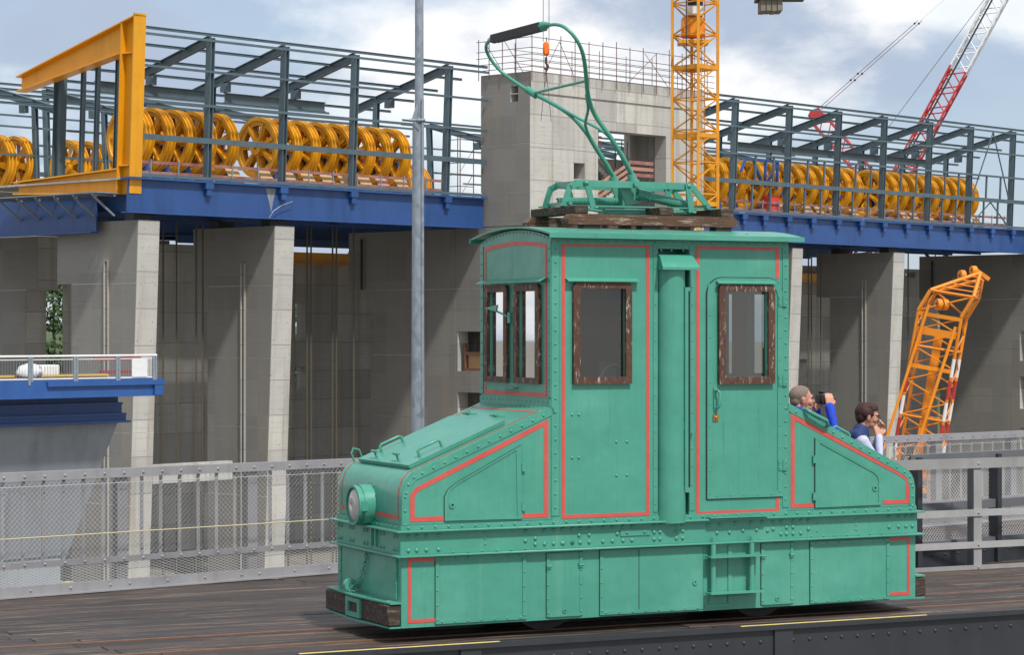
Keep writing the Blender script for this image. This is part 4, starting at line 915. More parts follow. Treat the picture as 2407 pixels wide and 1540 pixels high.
# ---- headlamp
hl_ = MB().lathe((-.115, .62, .955), (1, 0, 0), [(.128, 0), (.142, .0), (.142, .03), (.15, .03), (.152, .118), (.12, .118), (.12, .02)], 28).build('headlamp', GREEN, loco)
MB().lathe((-.125, .62, .955), (1, 0, 0), [(.130, -.006), (.148, -.006), (.148, .018), (.130, .018)], 28).build('rim', GREEN, hl_)
m = MB(); m.lathe((-.115, .62, .955), (1, 0, 0), [(.001, -.028), (.06, -.022), (.10, -.010), (.131, .004), (.131, .012), (.001, .012)], 24); m.sm = [True] * len(m.sm); m.build('lens', LENS, hl_)
MB().tube((-.10, .49, .92), (-.10, .49, .99), .013, 6).box(-.115, -.07, .47, .485, .92, .99).build('hinge', GREEN, hl_)
MB().box(-.10, -.012, .58, .66, .806, .83).build('lamp_foot', GREEN, hl_)
rows([(.0, .62 + .165 * math.cos(a), .955 + .165 * math.sin(a)) for a in [R(30 * i) for i in range(12)]], (-1, 0, 0), .008)
# ---- cab
ZT = 2.93
W1 = (1.425, 1.807, 1.897, 2.556); W2 = (2.661, 3.044, 1.889, 2.542)
PK = (2.095, 2.362, .81, 2.86)
fs = wall_holes(MB(), [C0, C1], [.805, ZT], [W1, W2, PK], 0.0, .03, lambda u, v, d: (u, d, v)).build('cab_side', GREEN, loco)
wall_holes(MB(), [C0, C1], [.805, ZT], [W1, W2], W - .03, W, lambda u, v, d: (u, d, v)).build('cab_side', GREEN, loco)
FW = [(.222, .538, 1.888, 2.54), (.775, 1.07, 1.888, 2.54)]
arch = lambda y: .075 * (1 - ((y - .62) / .62) ** 2)
fc = wall_holes(MB(), [.031, W - .031], [1.6, 2.90], FW, C0 - .004, C0 + .028, lambda u, v, d: (d, u, v)).build('cab_front', GREEN, loco)
rc_ = wall_holes(MB(), [.031, W - .031], [1.6, 2.90], FW, C1 - .028, C1 + .004, lambda u, v, d: (d, u, v)).build('cab_rear', GREEN, loco)
ys = [.0 + W * i / 16 for i in range(17)]
for x0_, pa in ((C0 - .004, fc), (C1 - .028, rc_)): MB().prism([(x0_, y, 2.901) for y in (W, 0)] + [(x0_, y, 2.93 + arch(y)) for y in ys], (.032, 0, 0)).build('gable', GREEN, pa)
for yy, dd in ((.032, .012), (W - .044, .012)):
    if yy > .5: wall_holes(MB(), [C0 + .04, C1 - .04], [.81, 2.9], [W1, W2], yy, yy + dd, lambda u, v, d: (u, d, v)).build('lining', LINING, loco)
for xx in (C0 + .03, C1 - .042): wall_holes(MB(), [.05, W - .05], [.81, 2.9], FW, xx, xx + .012, lambda u, v, d: (d, u, v)).build('lining', LINING, loco)
MB().box(C0 + .05, C1 - .05, .05, W - .05, .80, .83).build('cab_floor', LINING, loco)
# recess behind the conduit
MB().box(PK[0] - .01, PK[1] + .01, .17, .18, PK[2], PK[3]).box(PK[0] - .01, PK[0], .03, .17, PK[2], PK[3]).box(PK[1], PK[1] + .01, .03, .17, PK[2], PK[3]).build('conduit_recess', GREEN, loco)
cd = MB().tube((2.213, .03, .83), (2.213, .03, 2.72), .116, 24, caps=True).build('cable_conduit', GREEN, loco)
MB().lathe((2.213, .03, .80), (0, 0, 1), [(.119, 0), (.119, .26), (.10, .26), (.10, 0)], 24).build('sleeve', GREEN, cd)
MB().lathe((2.213, .03, .79), (0, 0, 1), [(.121, 0), (.121, .075), (.10, .075), (.10, 0)], 24).build('sleeve', GREEN, cd)
MB().add([side(2.09, 2.82, .004), side(2.37, 2.82, .004), side(2.375, 2.80, .05), side(2.085, 2.80, .05), side(2.07, 2.72, .12), side(2.39, 2.72, .12), side(2.07, 2.70, .12), side(2.39, 2.70, .12), side(2.09, 2.70, .004), side(2.37, 2.70, .004)],
         [(0, 1, 2, 3), (3, 2, 5, 4), (4, 5, 7, 6), (6, 7, 9, 8), (0, 3, 4, 6, 8), (1, 9, 7, 5, 2)]).build('rain_hood', GREEN, cd)
MB().box(2.29, 2.336, -.07, -.055, 1.02, 2.57).build('slot_cover', GREEN, cd); MB().box(2.318, 2.332, -.0735, -.0702, 1.06, 2.54).build('slot', BLACK, cd)
MB().lathe((2.335, -.0, 1.52), (0, -1, 0), [(.001, 0), (.055, 0), (.055, .06), (.001, .06)], 20).build('cover_disc', GREEN, cd)
rows([side(2.12, 2.85, .004), side(2.21, 2.85, .004), side(2.31, 2.85, .004)])
# seams, corner angles
def vstrip(u0, u1, v0, v1, d=.006, step=.1, riv=True, r=.0105):
    MB().box(u0, u1, -d, -.0005, v0, v1).build('corner_angle', GREEN, fs)
    MB().box(u1 + .0002, u1 + .0035, -.0022, -.0004, v0, v1).build('seam_shade', IRON, fs)  # dark strip imitating shadow and grime beside the angle
    if riv: rows([side((u0 + u1) / 2, p.y, d) for p in along((0, v0 + .06, 0), (0, v1 - .05, 0), step)], r=r)
vstrip(C0 - .004, 1.262, .875, 2.9); vstrip(3.19, C1 + .004, .875, 2.9); vstrip(2.052, 2.09, .875, 2.9, .005, .14, r=.007); vstrip(2.366, 2.41, .875, 2.9, .005, .14, r=.007)
MB().box(C0, C1, -.008, -.0005, 2.885, 2.925).build('cornice', GREEN, fs); rows([side(p.x, 2.905, .008) for p in along((1.25, 0, 0), (3.2, 0, 0), .08)], r=.008)
for yy in (0.0, W - .05):
    MB().box(C0 - .010, C0 - .0045, yy, yy + .05, 1.75, 2.9).build('corner_angle', GREEN, fc); rows([(C0 - .01, yy + .025, p.z) for p in along((0, 0, 1.8), (0, 0, 2.85), .09)], (-1, 0, 0), .010)
rows([(C0 - .004, y, 2.915 + arch(y)) for y in [.05 + i * .06 for i in range(20)]], (-1, 0, 0), .009)
MB().box(C0 - .014, C0 - .0045, .0, W, 1.665, 1.735).build('foot_angle', GREEN, fc); rows([(C0 - .014, y, 1.715) for y in [.05 + i * .07 for i in range(17)]], (-1, 0, 0), .008); rows([(C0 - .04, y, 1.675) for y in [.05 + i * .07 for i in range(17)]], sn, .008)
# red lining of the cab
side_strip([(1.297, 2.882), (2.008, 2.882), (2.008, .864), (1.297, .864)], .028, .0008, .003, 'red_line', RED, fs, True)
side_strip([(3.146, 2.645), (3.146, 2.876), (2.44, 2.876), (2.44, .853), (3.146, .853), (3.146, .955)], .028, .0008, .003, 'red_line', RED, fs)
m = MB(); loop = [(.085, 1.765), (W - .085, 1.765)] + [(y, 2.858 + arch(y) * .62) for y in [W - .085 - (W - .17) * i / 10 for i in range(11)]]
for q in stroke(loop, .03, True): m.prism([(C0 - .0045, p.x, p.y) for p in q], (-.0025, 0, 0))
m.build('red_line', RED, fc)
# windows
def window(parent, outer, glass, P, d0, d1, rt=.045, pane_d=0):
    m = MB(); o_l = rounded(*outer, rt, .004); i_l = rounded(*glass, .004, .004)
    v = Vector(P(0, 0, d1)) - Vector(P(0, 0, d0))
    m.ring([P(a, b, d0) for a, b in o_l], [P(a, b, d0) for a, b in i_l], v); f = m.build('window_frame', WFRAME, parent)
    g_ = MB(); g_.add([P(glass[0] - .01, glass[2] - .01, pane_d), P(glass[1] + .01, glass[2] - .01, pane_d), P(glass[1] + .01, glass[3] + .01, pane_d), P(glass[0] - .01, glass[3] + .01, pane_d)], [(0, 1, 2, 3)]); g_.build('pane', GLASS, f)
    return f
PS = lambda u, v, d: (u, -d, v); PFar = lambda u, v, d: (u, W + d, v); PF = lambda u, v, d: (C0 - d, u, v); PR = lambda u, v, d: (C1 + d, u, v)
window(fs, (1.369, 1.858, 1.845, 2.606), W1, PS, .001, .03, pane_d=-.012)
far_side = bpy.data.objects['cab_side.001']
for g2, o2 in ((W1, (1.369, 1.858, 1.845, 2.606)), (W2, (2.605, 3.1, 1.833, 2.6))): window(far_side, o2, g2, PFar, .001, .03, pane_d=-.012)
for g2, o2 in zip(FW, ((.160, .600, 1.845, 2.592), (.715, 1.13, 1.845, 2.592))):
    window(fc, o2, g2, PF, .005, .032, pane_d=-.008); window(rc_, o2, g2, PR, .005, .032, pane_d=-.008)
MB().add([side(1.312, 2.635, .001), side(1.916, 2.635, .001), side(1.916, 2.612, .05), side(1.312, 2.612, .05), side(1.312, 2.606, .05), side(1.916, 2.606, .05)], [(0, 1, 2, 3), (3, 2, 5, 4)]).build('drip_rail', GREEN, fs)
MB().add([(C0 - .005, .06, 2.64), (C0 - .005, W - .06, 2.64), (C0 - .07, W - .04, 2.61), (C0 - .07, .04, 2.61), (C0 - .07, .04, 2.603), (C0 - .07, W - .04, 2.603)], [(0, 1, 2, 3), (3, 2, 5, 4)]).build('drip_rail', GREEN, fc)
wp = MB().path([(C0 - .03, .66, 2.34), (C0 - .05, .7, 2.36), (C0 - .07, .86, 2.40), (C0 - .07, .95, 2.42)], .008, 5).build('wiper_arm', GREEN, fc); MB().prism([(C0 - .08, .78, 2.44), (C0 - .08, 1.02, 2.415), (C0 - .08, .80, 2.39)], (.012, 0, 0)).build('wiper_motor', GREEN, wp)
MB().box(C0 - .04, C0 - .006, .64, .68, 2.3, 2.38).build('wiper_bracket', GREEN, fc); MB().box(C0 - .07, C0 - .012, .55, .8, 1.805, 1.812).build('sill_hook', GREEN, fc)
# door
DO = rounded(2.515, 3.186, .96, 2.645, .13, .003, 6); DI = rounded(2.56, 3.141, 1.005, 2.60, .095, .003, 6)
m = wall_holes(MB(), [2.525, 3.176], [.97, 2.60], [W2], -.0075, -.001, lambda u, v, d: (u, d, v)); door = m.build('cab_door', GREEN, loco)
m = MB(); m.ring([side(*p, .001) for p in DO], [side(*p, .001) for p in DI], (0, -.013, 0)); m.build('edge_strip', GREEN, door)
m = MB()
for q in stroke(rounded(2.511, 3.19, .956, 2.649, .133, .003, 6), .006, True): m.prism([side(p.x, p.y, .0008) for p in q], (0, -.004, 0))
m.build('door_gap_shade', IRON, door)  # dark line painting the door edge's shadow together with dirt
rows([side(2.537, z, .014) for z in [1.0 + .17 * i for i in range(9)]] + [side(3.163, z, .014) for z in [1.0 + .17 * i for i in range(9)]] + [side(2.6 + .12 * i, .982, .014) for i in range(5)], r=.007)
window(door, (2.605, 3.101, 1.833, 2.597), W2, PS, .0142, .042, pane_d=-.012)
MB().add([side(2.59, 2.628, .008), side(3.11, 2.628, .008), side(3.11, 2.606, .055), side(2.59, 2.606, .055), side(2.59, 2.600, .055), side(3.11, 2.600, .055)], [(0, 1, 2, 3), (3, 2, 5, 4)]).build('drip_rail', GREEN, door)
MB().path([side(2.587, 1.785, .012), side(2.587, 1.785, .05), side(2.60, 1.77, .055), side(2.60, 1.67, .055), side(2.587, 1.655, .05), side(2.587, 1.655, .012)], .010, 6).build('handle', GREEN, door); MB().box(2.57, 2.605, -.016, -.0142, 1.63, 1.81).build('handle_plate', GREEN, door)
MB().box(2.565, 2.612, -.018, -.0142, 1.555, 1.602).dome(side(2.588, 1.579, .018), (0, -1, 0), .014, .014).build('lock', BRASS, door)
for z in (2.47, 1.855, 1.201):
    MB().box(3.145, 3.225, -.020, -.0145, z - .04, z + .04).tube(side(3.188, z - .04, .02), side(3.188, z + .04, .02), .009, 7).build('hinge', GREEN, door); rows([side(3.155, z + dz, .02) for dz in (-.02, .02)] + [side(3.215, z + dz, .02) for dz in (-.02, .02)], r=.007)
rows([side(1.37, 1.62, 0), side(1.425, 1.62, 0), side(1.37, 1.3, 0), side(1.425, 1.3, 0), side(1.74, 1.41, 0), side(1.83, 1.41, 0), side(1.74, 1.16, 0), side(1.83, 1.16, 0)], r=.0125)
# cab interior
MB().box(2.0, 2.25, .5, .8, .84, 2.0).build('controller', DARKG, loco); MB().box(2.5, 2.75, .95, 1.15, 1.2, 2.1).build('switch_cabinet', LINING, loco); MB().tube((1.75, .9, .84), (1.75, .9, 2.6), .03, 8).build('brake_pipe', BRASS, loco); MB().box(1.3, 1.5, .98, 1.18, 1.3, 2.2).build('fuse_box', DARKG, loco)
m = MB(); m.path([(1.90 + .13 * math.cos(a), .30 + .03 * math.sin(a), 1.85 + .13 * math.sin(a)) for a in [2 * math.pi * i / 24 for i in range(25)]], .013, 6, caps=False); m.bar((1.77, .30, 1.85), (2.03, .30, 1.85), .02, .02).tube((1.9, .30, 1.85), (1.9, .45, 1.3), .02, 6); m.build('handwheel', mat('worn_wheel', (.55, .50, .38), .5), loco)
# ---- roof
ra0, ra1 = C0 - .055, C1 + .085; yr = [-.085 + (W + .17) * i / 20 for i in range(21)]; rz = lambda y: 2.945 + .072 * (1 - ((y - .62) / .72) ** 2)
prof = [(y, rz(y) + .014) for y in yr] + [(y, rz(y)) for y in reversed(yr)]
m = MB(); m.prism([(ra0, y, z) for y, z in prof], (ra1 - ra0, 0, 0)); roof = m.build('roof', GREEN, loco)
for yy in (-.097, W + .0855): MB().box(ra0 - .006, ra1 + .006, yy, yy + .011, 2.926, 2.964).build('eave_strip', GREEN, roof)
rows([(x, .05, rz(.05) + .014) for x in (1.4, 1.9, 2.5, 2.9)], (0, 0, 1), .012)
# ---- roof timbers
for y, lab in ((.245, 0), (.92, 0)):
    MB().add([(1.47, y, 3.045), (2.93, y, 3.045), (2.93, y + .11, 3.045), (1.47, y + .11, 3.045), (1.50, y, 3.125), (2.90, y, 3.125), (2.90, y + .11, 3.125), (1.50, y + .11, 3.125), (2.945, y, 3.085), (2.945, y + .11, 3.085), (1.455, y, 3.085), (1.455, y + .11, 3.085)],
             [(0, 3, 2, 1), (4, 5, 6, 7), (0, 1, 8, 5, 4, 10), (3, 11, 7, 6, 9, 2), (1, 2, 9, 8), (8, 9, 6, 5), (0, 10, 11, 3), (10, 4, 7, 11)]).build('roof_timber', TIMBER, loco)
for x in (1.52, 2.25, 2.79): MB().cbox(x, x + .115, .25, 1.02, 3.126, 3.19, .006).build('roof_timber', TIMBERD, loco)
for x in (1.6, 2.1, 2.75): MB().box(x, x + .14, .26, .36, 2.99, 3.046).build('roof_packing', IRON, loco); 
for x in (1.6, 2.1, 2.75): MB().box(x, x + .14, .93, 1.02, 2.99, 3.046).build('roof_packing', IRON, loco)
# ---- bow collector and its frame
bf_ = None
pf_ = MB()
PY = (.45, .78)
for y in PY:
    pf_.bar((1.62, y, 3.368), (2.66, y, 3.368), .014, .052); pf_.bar((1.625, y, 3.362), (1.575, y, 3.335), .012, .05, (1, 0, 0)); pf_.bar((1.58, y, 3.35), (1.53, y, 3.20), .012, .045, (1, 0, 0)); pf_.bar((2.655, y, 3.36), (2.80, y, 3.20), .012, .045, (1, 0, 0))
    pf_.bar((1.71, y - .018, 3.385), (1.77, y - .018, 3.18), .012, .045, (1, 0, 0)); pf_.bar((2.60, y - .018, 3.385), (2.63, y - .018, 3.165), .012, .05, (1, 0, 0))
    pf_.bar((1.48, y, 3.197), (2.92, y, 3.197), .035, .011); pf_.dome((1.71, y - .025, 3.37), (0, -1, 0), .018); pf_.dome((2.14, y - .008, 3.37), (0, -1, 0), .022); pf_.dome((2.605, y - .025, 3.37), (0, -1, 0), .018)
bow = pf_.build('collector_frame', GREEN, loco, kind='stuff')
for x in (1.62, 2.66): MB().bar((x, .45, 3.362), (x, .78, 3.362), .012, .045).build('cross_bar', GREEN, bow)
for x in (1.56, 2.76): MB().bar((x, .40, 3.213), (x, .83, 3.213), .025, .025).build('cross_bar', GREEN, bow)
MB().tube((2.14, .42, 3.372), (2.14, .81, 3.372), .022, 8).build('pivot_shaft', GREEN, bow)
MB().prism([(2.06, .55, 3.37), (2.18, .55, 3.37), (2.25, .55, 3.235), (2.12, .55, 3.215)], (0, .02, 0)).build('lever', GREEN, bow); MB().prism([(2.06, .68, 3.37), (2.18, .68, 3.37), (2.25, .68, 3.235), (2.12, .68, 3.215)], (0, .02, 0)).build('lever', GREEN, bow)
def spring(p, q, r, turns, nm='spring'):
    p, q = Vector(p), Vector(q); d = (q - p); L_ = d.length; d.normalize(); u = d.orthogonal().normalized(); v_ = d.cross(u); k = turns * 9
    MB().path([p + d * (L_ * i / k) + (u * math.cos(2 * math.pi * i / 9) + v_ * math.sin(2 * math.pi * i / 9)) * r for i in range(k + 1)], L_ / turns * .42, 5).build(nm, GREEN, bow)
spring((2.20, .53, 3.310), (2.32, .53, 3.282), .040, 7); spring((2.32, .53, 3.282), (2.68, .53, 3.215), .034, 26)
spring((1.60, .70, 3.235), (2.12, .70, 3.25), .030, 34)
MB().tube((1.9, .5, 3.15), (2.3, .5, 3.155), .03, 10).build('damper', GREEN, bow); MB().tube((1.68, .4, 3.17), (1.9, .48, 3.155), .012, 6).build('turnbuckle', GREEN, bow); MB().tube((2.4, .5, 3.15), (2.68, .45, 3.165), .012, 6).build('turnbuckle', GREEN, bow)
bv = Vector((-.6432, 0, .7657)); b0_ = Vector((2.138, 0, 3.428))
bp_ = lambda s_, y: tuple(b0_ + bv * s_ + Vector((0, y, 0)))
def smoothpts(pts, it=2):
    for _ in range(it):
        o_ = [pts[0]]
        for p, q in zip(pts, pts[1:]):
            p, q = Vector(p), Vector(q); o_ += [p.lerp(q, .25), p.lerp(q, .75)]
        o_.append(pts[-1]); pts = o_
    return pts
A_ = [(-.06, .475), (0, .473), (.182, .415), (.411, .374), (.6, .385), (.761, .286), (.899, .137), (1.035, -.009), (1.16, -.117), (1.279, -.147), (1.375, -.099), (1.41, .003), (1.413, .10), (1.418, .2)]
B_ = [(-.06, .772), (.004, .772), (.179, .733), (.34, .711), (.44, .686), (.619, .715), (.751, .856), (.886, 1.076), (.98, 1.193), (1.098, 1.309), (1.207, 1.353), (1.323, 1.333), (1.387, 1.258), (1.416, 1.148), (1.42, 1.06)]
for nm, pts in (('bow_tube', A_), ('bow_tube', B_)):
    ps = smoothpts([bp_(*p) for p in pts]); n_ = len(ps); MB().path(ps, .016, 8, radii=[.022 - .009 * min(1, i / n_ * 1.3) for i in range(n_)]).build(nm, GREEN, bow)
for pts in ([(.899, .137), (.886, 1.076)], [(.79, .281), (.66, .40), (.574, .557), (.51, .649), (.34, .711)], [(.751, .856), (.66, .74), (.564, .607), (.461, .436), (.36, .385)]):
    MB().path(smoothpts([bp_(*p) for p in pts]) if len(pts) > 2 else [bp_(*p) for p in pts], .0115, 7).build('bow_brace', GREEN, bow)
MB().tube(bp_(.86, 1.04), bp_(.93, 1.12), .03, 8).build('bow_clamp', GREEN, bow)
pts = [bp_(1.418, .2), bp_(1.418, 1.055)]; MB().bar(pts[0], pts[1], .075, .06).build('collector_shoe', BLACK, bow)
MB().tube(bp_(1.418, .09), bp_(1.418, .205), .016, 8, .04).build('shoe_horn', GREEN, bow); MB().tube(bp_(1.418, 1.16), bp_(1.418, 1.05), .014, 8, .038).build('shoe_horn', GREEN, bow)
for y in (.473, .772): MB().tube((2.14, y, 3.36), bp_(.03, y), .034, 8).build('bow_socket', GREEN, bow)
# ---- steps
stp = MB()
for u in (2.545, 2.885): MB().tube(side(u, .245, .048), side(u, .616, .048), .021, 10).build('step_post', GREEN, loco)
for z in (.522, .245): MB().box(2.49, 2.955, -.115, -.02, z - .006, z + .006).build('step_tread', GREEN, loco)
MB().add([side(2.56, .235, .11), side(2.87, .235, .11), side(2.85, .215, .02), side(2.58, .215, .02)], [(0, 1, 2, 3)]).build('step_gusset', GREEN, loco)
for u in (2.545, 2.885):
    MB().tube(side(u, .632, .048), side(u, .668, .048), .013, 6).build('step_bolt', GREEN, loco); MB().box(u - .02, u + .02, -.048, -.013, .26, .275).build('step_bracket', GREEN, loco)
# ---- wheels
for x in (1.25, 3.11):
    for y, s_ in ((.22, 1), (.95, 1)):
        wh = MB().lathe((x, y, .318), (0, 1, 0), [(.312, 0), (.312, .10), (.28, .11), (.20, .07), (.10, .1), (.02, .1), (.02, 0), (.1, .0), (.2, .03), (.28, 0)], 32).build('wheel', IRON, loco)
    MB().tube((x, .25, .318), (x, 1.0, .318), .05, 8).build('axle', IRON, loco)
SMALL.build('small_rivets', GREEN, loco, kind='stuff')
# ================================================================== FENCES
def wires(mb, x0, x1, z0, z1, pitch, slope, y, r, xf=None):
    """two families of crossing straight wires clipped to a rectangle"""
    hgt = z1 - z0; run = hgt / slope
    for sgn in (1, -1):
        x = x0 - run
        while x < x1 + run:
            p, q = (x, z0), (x + sgn * run, z1)
            t0, t1 = 0.0, 1.0
            dx = q[0] - p[0]
            for lim, s_ in ((x0, 1), (x1, -1)):
                a, b = (p[0] - lim) * s_, (q[0] - lim) * s_
                if a < 0 and b < 0: t0, t1 = 1, 0; break
                if a < 0: t0 = max(t0, a / (a - b))
                elif b < 0: t1 = min(t1, a / (a - b))
            if t1 - t0 > .02:
                P = lambda t_: (p[0] + dx * t_, y + sgn * .002, z0 + hgt * t_)
                mb.path([P(t0), P(t1)], r, 3, caps=False)
            x += pitch
    return mb
mf = thing('mesh_fence', 'grey bolted steel fence with wire mesh along the back of the deck', 'fence', 'F', (5, 0, 0))
F0, F1 = -1.4, 17.5
MB().box(F0, F1, -.012, .012, .975, 1.052).build('top_rail', FENCE, mf); MB().box(F0, F1, .0125, .05, 1.04, 1.053).build('top_flange', FENCE, mf)
MB().box(F0, F1, -.012, .012, .245, .296).build('middle_rail', FENCE, mf); MB().box(F0, F1, -.02, .012, .012, .095).build('bottom_rail', FENCE, mf); MB().box(F0, F1, -.085, -.021, .006, .018).build('base_angle', FENCE, mf)
k = 0; x = 1.17 - 1.33 * 2
barm = MB().box(-.016, .016, 0, .008, 0, .679).mesh('bar', FENCE); boltm = MB().dome((0, 0, 0), (0, -1, 0), .0125, .011, 8).mesh('bolt', FENCEP)
def inst(nm, me, parent, loc):
    o = bpy.data.objects.new(nm, me); COL.objects.link(o); o.parent = parent; o.location = Vector(loc) - BASE[parent.name]; return o
while x < F1 - .1:
    for j in range(7):
        xx = x + j * .19
        if not (F0 < xx < F1): continue
        if j == 0:
            MB().box(xx - .05, xx + .05, .013, .02, .02, .97).build('post', FENCE, mf); MB().box(xx - .05, xx - .04, .021, .10, .02, .97).build('post_web', DARKG, mf)
        else: inst('bar', barm, mf, (xx, .0135, .296))
        for zz in (1.013, .27): inst('bolt', boltm, mf, (xx, -.012, zz))
        inst('bolt', boltm, mf, (xx + .05, -.02, .055)) if j % 2 == 0 else None
    x += 1.33
wires(MB(), F0, F1, .297, .974, .046, 1.0, -.006, .0015).build('wire_mesh', WIRE, mf, kind='stuff')
wires(MB(), F0, F1, .096, .244, .066, .36, -.006, .002).build('expanded_mesh', WIRE, mf, kind='stuff')
MB().tube((F0, -.03, .93), (F1, -.03, .93), .003, 5).build('tension_wire', WIRE, mf)
MB().tube((F0, -.10, .507), (9, -.10, .515), .0055, 6).build('guide_cord', mat('pale_cord', (.52, .46, .27), .7), frame='F', base=(0, -.1, .5), label='pale yellow cord stretched along the mesh fence behind the locomotive', cat='cord')
# pale three-rail railing at the right
pr = thing('pale_railing', 'pale grey steel railing right of the locomotive', 'railing', 'L', (6, 3.2, 0))
RY = 2.56; RX0, RX1 = 5.2, 9.5
MB().box(RX0, RX1, RY - .006, RY + .006, .95, 1.045).build('top_rail', FENCEP, pr)
for z0, z1 in ((.50, .565), (.20, .262), (.0, .042)): MB().box(RX0, RX1, RY - .006, RY + .006, z0, z1).build('rail', FENCEP, pr)
for xx in (5.25, 6.93, 8.4):
    MB().box(xx - .045, xx + .045, RY + .0065, RY + .02, .0, .96).build('post', FENCEP, pr); MB().box(xx - .045, xx - .03, RY + .0205, RY + .11, .0, .96).build('post_web', DARKG, pr)
    for zz in (.995, .53, .23, .02): inst('bolt', boltm, pr, (xx, RY - .006, zz))
# dark inner railing with mesh, on a riveted kerb
dr = thing('dark_railing', 'dark steel railing with mesh behind the pale railing', 'railing', 'F', (9, -3.1, 0))
DY = -3.14; D0, D1 = 7.72, 16.0
for z0, z1 in ((1.065, 1.07), (.60, .66), (.24, .29)):
    MB().box(D0, D1, DY - .03, DY + .05, z0, z0 + .012).box(D0, D1, DY - .03, DY - .015, z0 - .07, z0).build('rail', DARKG, dr)
for xx in (7.8, 8.95, 10.2, 11.5, 12.8): MB().box(xx - .012, xx + .05, DY - .055, DY - .031, 0, 1.05).box(xx - .012, xx, DY - .03, DY + .06, 0, 1.05).build('post', DARK, dr)
wires(MB(), D0, D1, .1, 1.0, .04, 1.0, DY + .052, .0019).build('wire_mesh', WIRE, dr, kind='stuff')
MB().box(D0, D1, DY - .012, DY + .02, .0, .19).build('kerb_plate', DARK, dr)
dbolt = MB().dome((0, 0, 0), (0, -1, 0), .014, .011, 7).mesh('bolt', DARK)
for i in range(30): inst('bolt', dbolt, dr, (D0 + .12 + i * .19, DY - .012, .12))
# ---- galvanised lamp pole
lp = thing('lamp_pole', 'tall galvanised lamp pole rising behind the front bonnet', 'pole', 'W', (-.877, 22.25, 0))
px_, py_ = -.877, 22.25
MB().path([(px_, py_, 0), (px_, py_, 4.18)], .06, 20, radii=[.0655, .052]).build('lower_tube', GALV, lp); MB().path([(px_ + .012, py_, 4.181), (px_ + .012, py_, 8.2)], .04, 20, radii=[.042, .034]).build('upper_tube', GALV, lp)
MB().box(px_ + .035, px_ + .058, py_ - .055, py_ - .03, .1, 4.4).build('cable_strip', GALV, lp)
MB().tube((px_ - .08, py_ - .05, 4.2), (px_ + .07, py_ - .05, 4.2), .016, 8).build('joint_bolt', GALV, lp); MB().dome((px_ + .012, py_ - .062, 4.2), (0, -1, 0), .024, .016, 6).build('joint_bolt', GALV, lp)
MB().prism([(px_ - .06, py_ - .06, 4.2), (px_ + .0, py_ - .06, 4.38), (px_ + .012, py_ - .06, 4.1)], (0, .012, 0)).build('lug', GALV, lp); MB().box(px_ - .12, px_ + .12, py_ - .12, py_ + .12, .012, .03).build('base_plate', GALV, lp)

# ================================================================== CANAL PLATFORM AT THE LEFT
# frame: along the building direction, end at the right
PE = Vector((-16.44, 112.0, 0)); FRAMES['P'] = (PE, PH)
pl = thing('canal_platform', 'bright blue steel platform with white railing left of the first pier', 'platform', 'P', (-10, 0, -1))
MB().box(-40, 0, 0, .12, -.85, -.02).build('edge_beam', BLUEP, pl); MB().box(-6.6, .1, -.14, -.005, -.32, -.1).build('side_step', BLUEP, pl); MB().box(-.5, .02, -.12, -.01, -.82, -.33).build('end_bracket', BLUEP, pl)
MB().box(-40, -.02, .125, 8, -.2, -.06).build('floor', HULL, pl); MB().box(-40, -.1, .13, 8, -.84, -.7).build('underside', DARK, pl); MB().box(-.10, -.0, .125, 8, -.85, -.02).build('end_beam', BLUEP, pl)
MB().tube((-40, .06, 1.05), (-.25, .06, 1.05), .05, 8).build('hand_rail', WHITE, pl); MB().box(-40, -.3, .03, .09, .0, .06).build('toe_rail', WHITE, pl); MB().box(-40, -.3, .04, .08, .88, .92).build('upper_rail', WHITE, pl)
for i in range(12):
    x = -.45 - i * 2.35 if i > 2 else (-.45, -2.6, -5.0)[i]
    MB().box(x - .09, x + .03, -.03, .03, -.25, 1.02).build('post', GALV, pl); MB().box(x + .06, x + .16, -.02, .03, -.1, 1.02).build('post', GALV, pl)
pm = MB()
for i in range(260): pm.bar((-40 + i * .153, .06, .06), (-40 + i * .153, .06, .9), .012, .012)
pm.build('railing_bars', GALV, pl, kind='stuff')
for x0_, x1_ in ((-1.75, -.85), (-13.3, -11.9)): MB().box(x0_, x1_, .0, .025, .05, .9).build('panel', WHITE, pl)
hu = thing('trough_hull', 'grey sloping steel hull with blue ribs below the platform', 'hull', 'P', (-15, 0, -6))
for z0, z1, d, x1_ in ((-1.25, -.86, 2.0, -1.0), (-1.75, -1.26, 1.85, -.9), (-2.1, -1.76, 1.65, -.8)):
    MB().box(-40, x1_, d, 7, z0, z1).build('rib', BLUE, hu); MB().box(-40, x1_ + .05, d - .3, d + .1, z0 - .02, z0 + .08).build('rib_lip', BLUE, hu)  # darker blue than the platform, painting the shadow on the ribs
MB().add([(-40, 1.8, -2.15), (-1.2, 1.8, -2.15), (-3.2, 3.0, -8.3), (-40, 3.0, -8.3), (-40, 7, -2.15), (-1.2, 7, -2.15), (-3.2, 6, -8.3), (-40, 6, -8.3)], [(0, 1, 2, 3), (1, 5, 6, 2), (4, 7, 6, 5), (3, 2, 6, 7), (0, 4, 5, 1)]).build('hull_plate', HULL, hu)
MB().box(-40, -3.5, 3.1, 5.9, -9.7, -8.31).build('keel', HULL, hu); MB().box(-40, -3.7, 3.4, 5.5, -10.4, -9.71).build('keel_plate', DARK, hu)
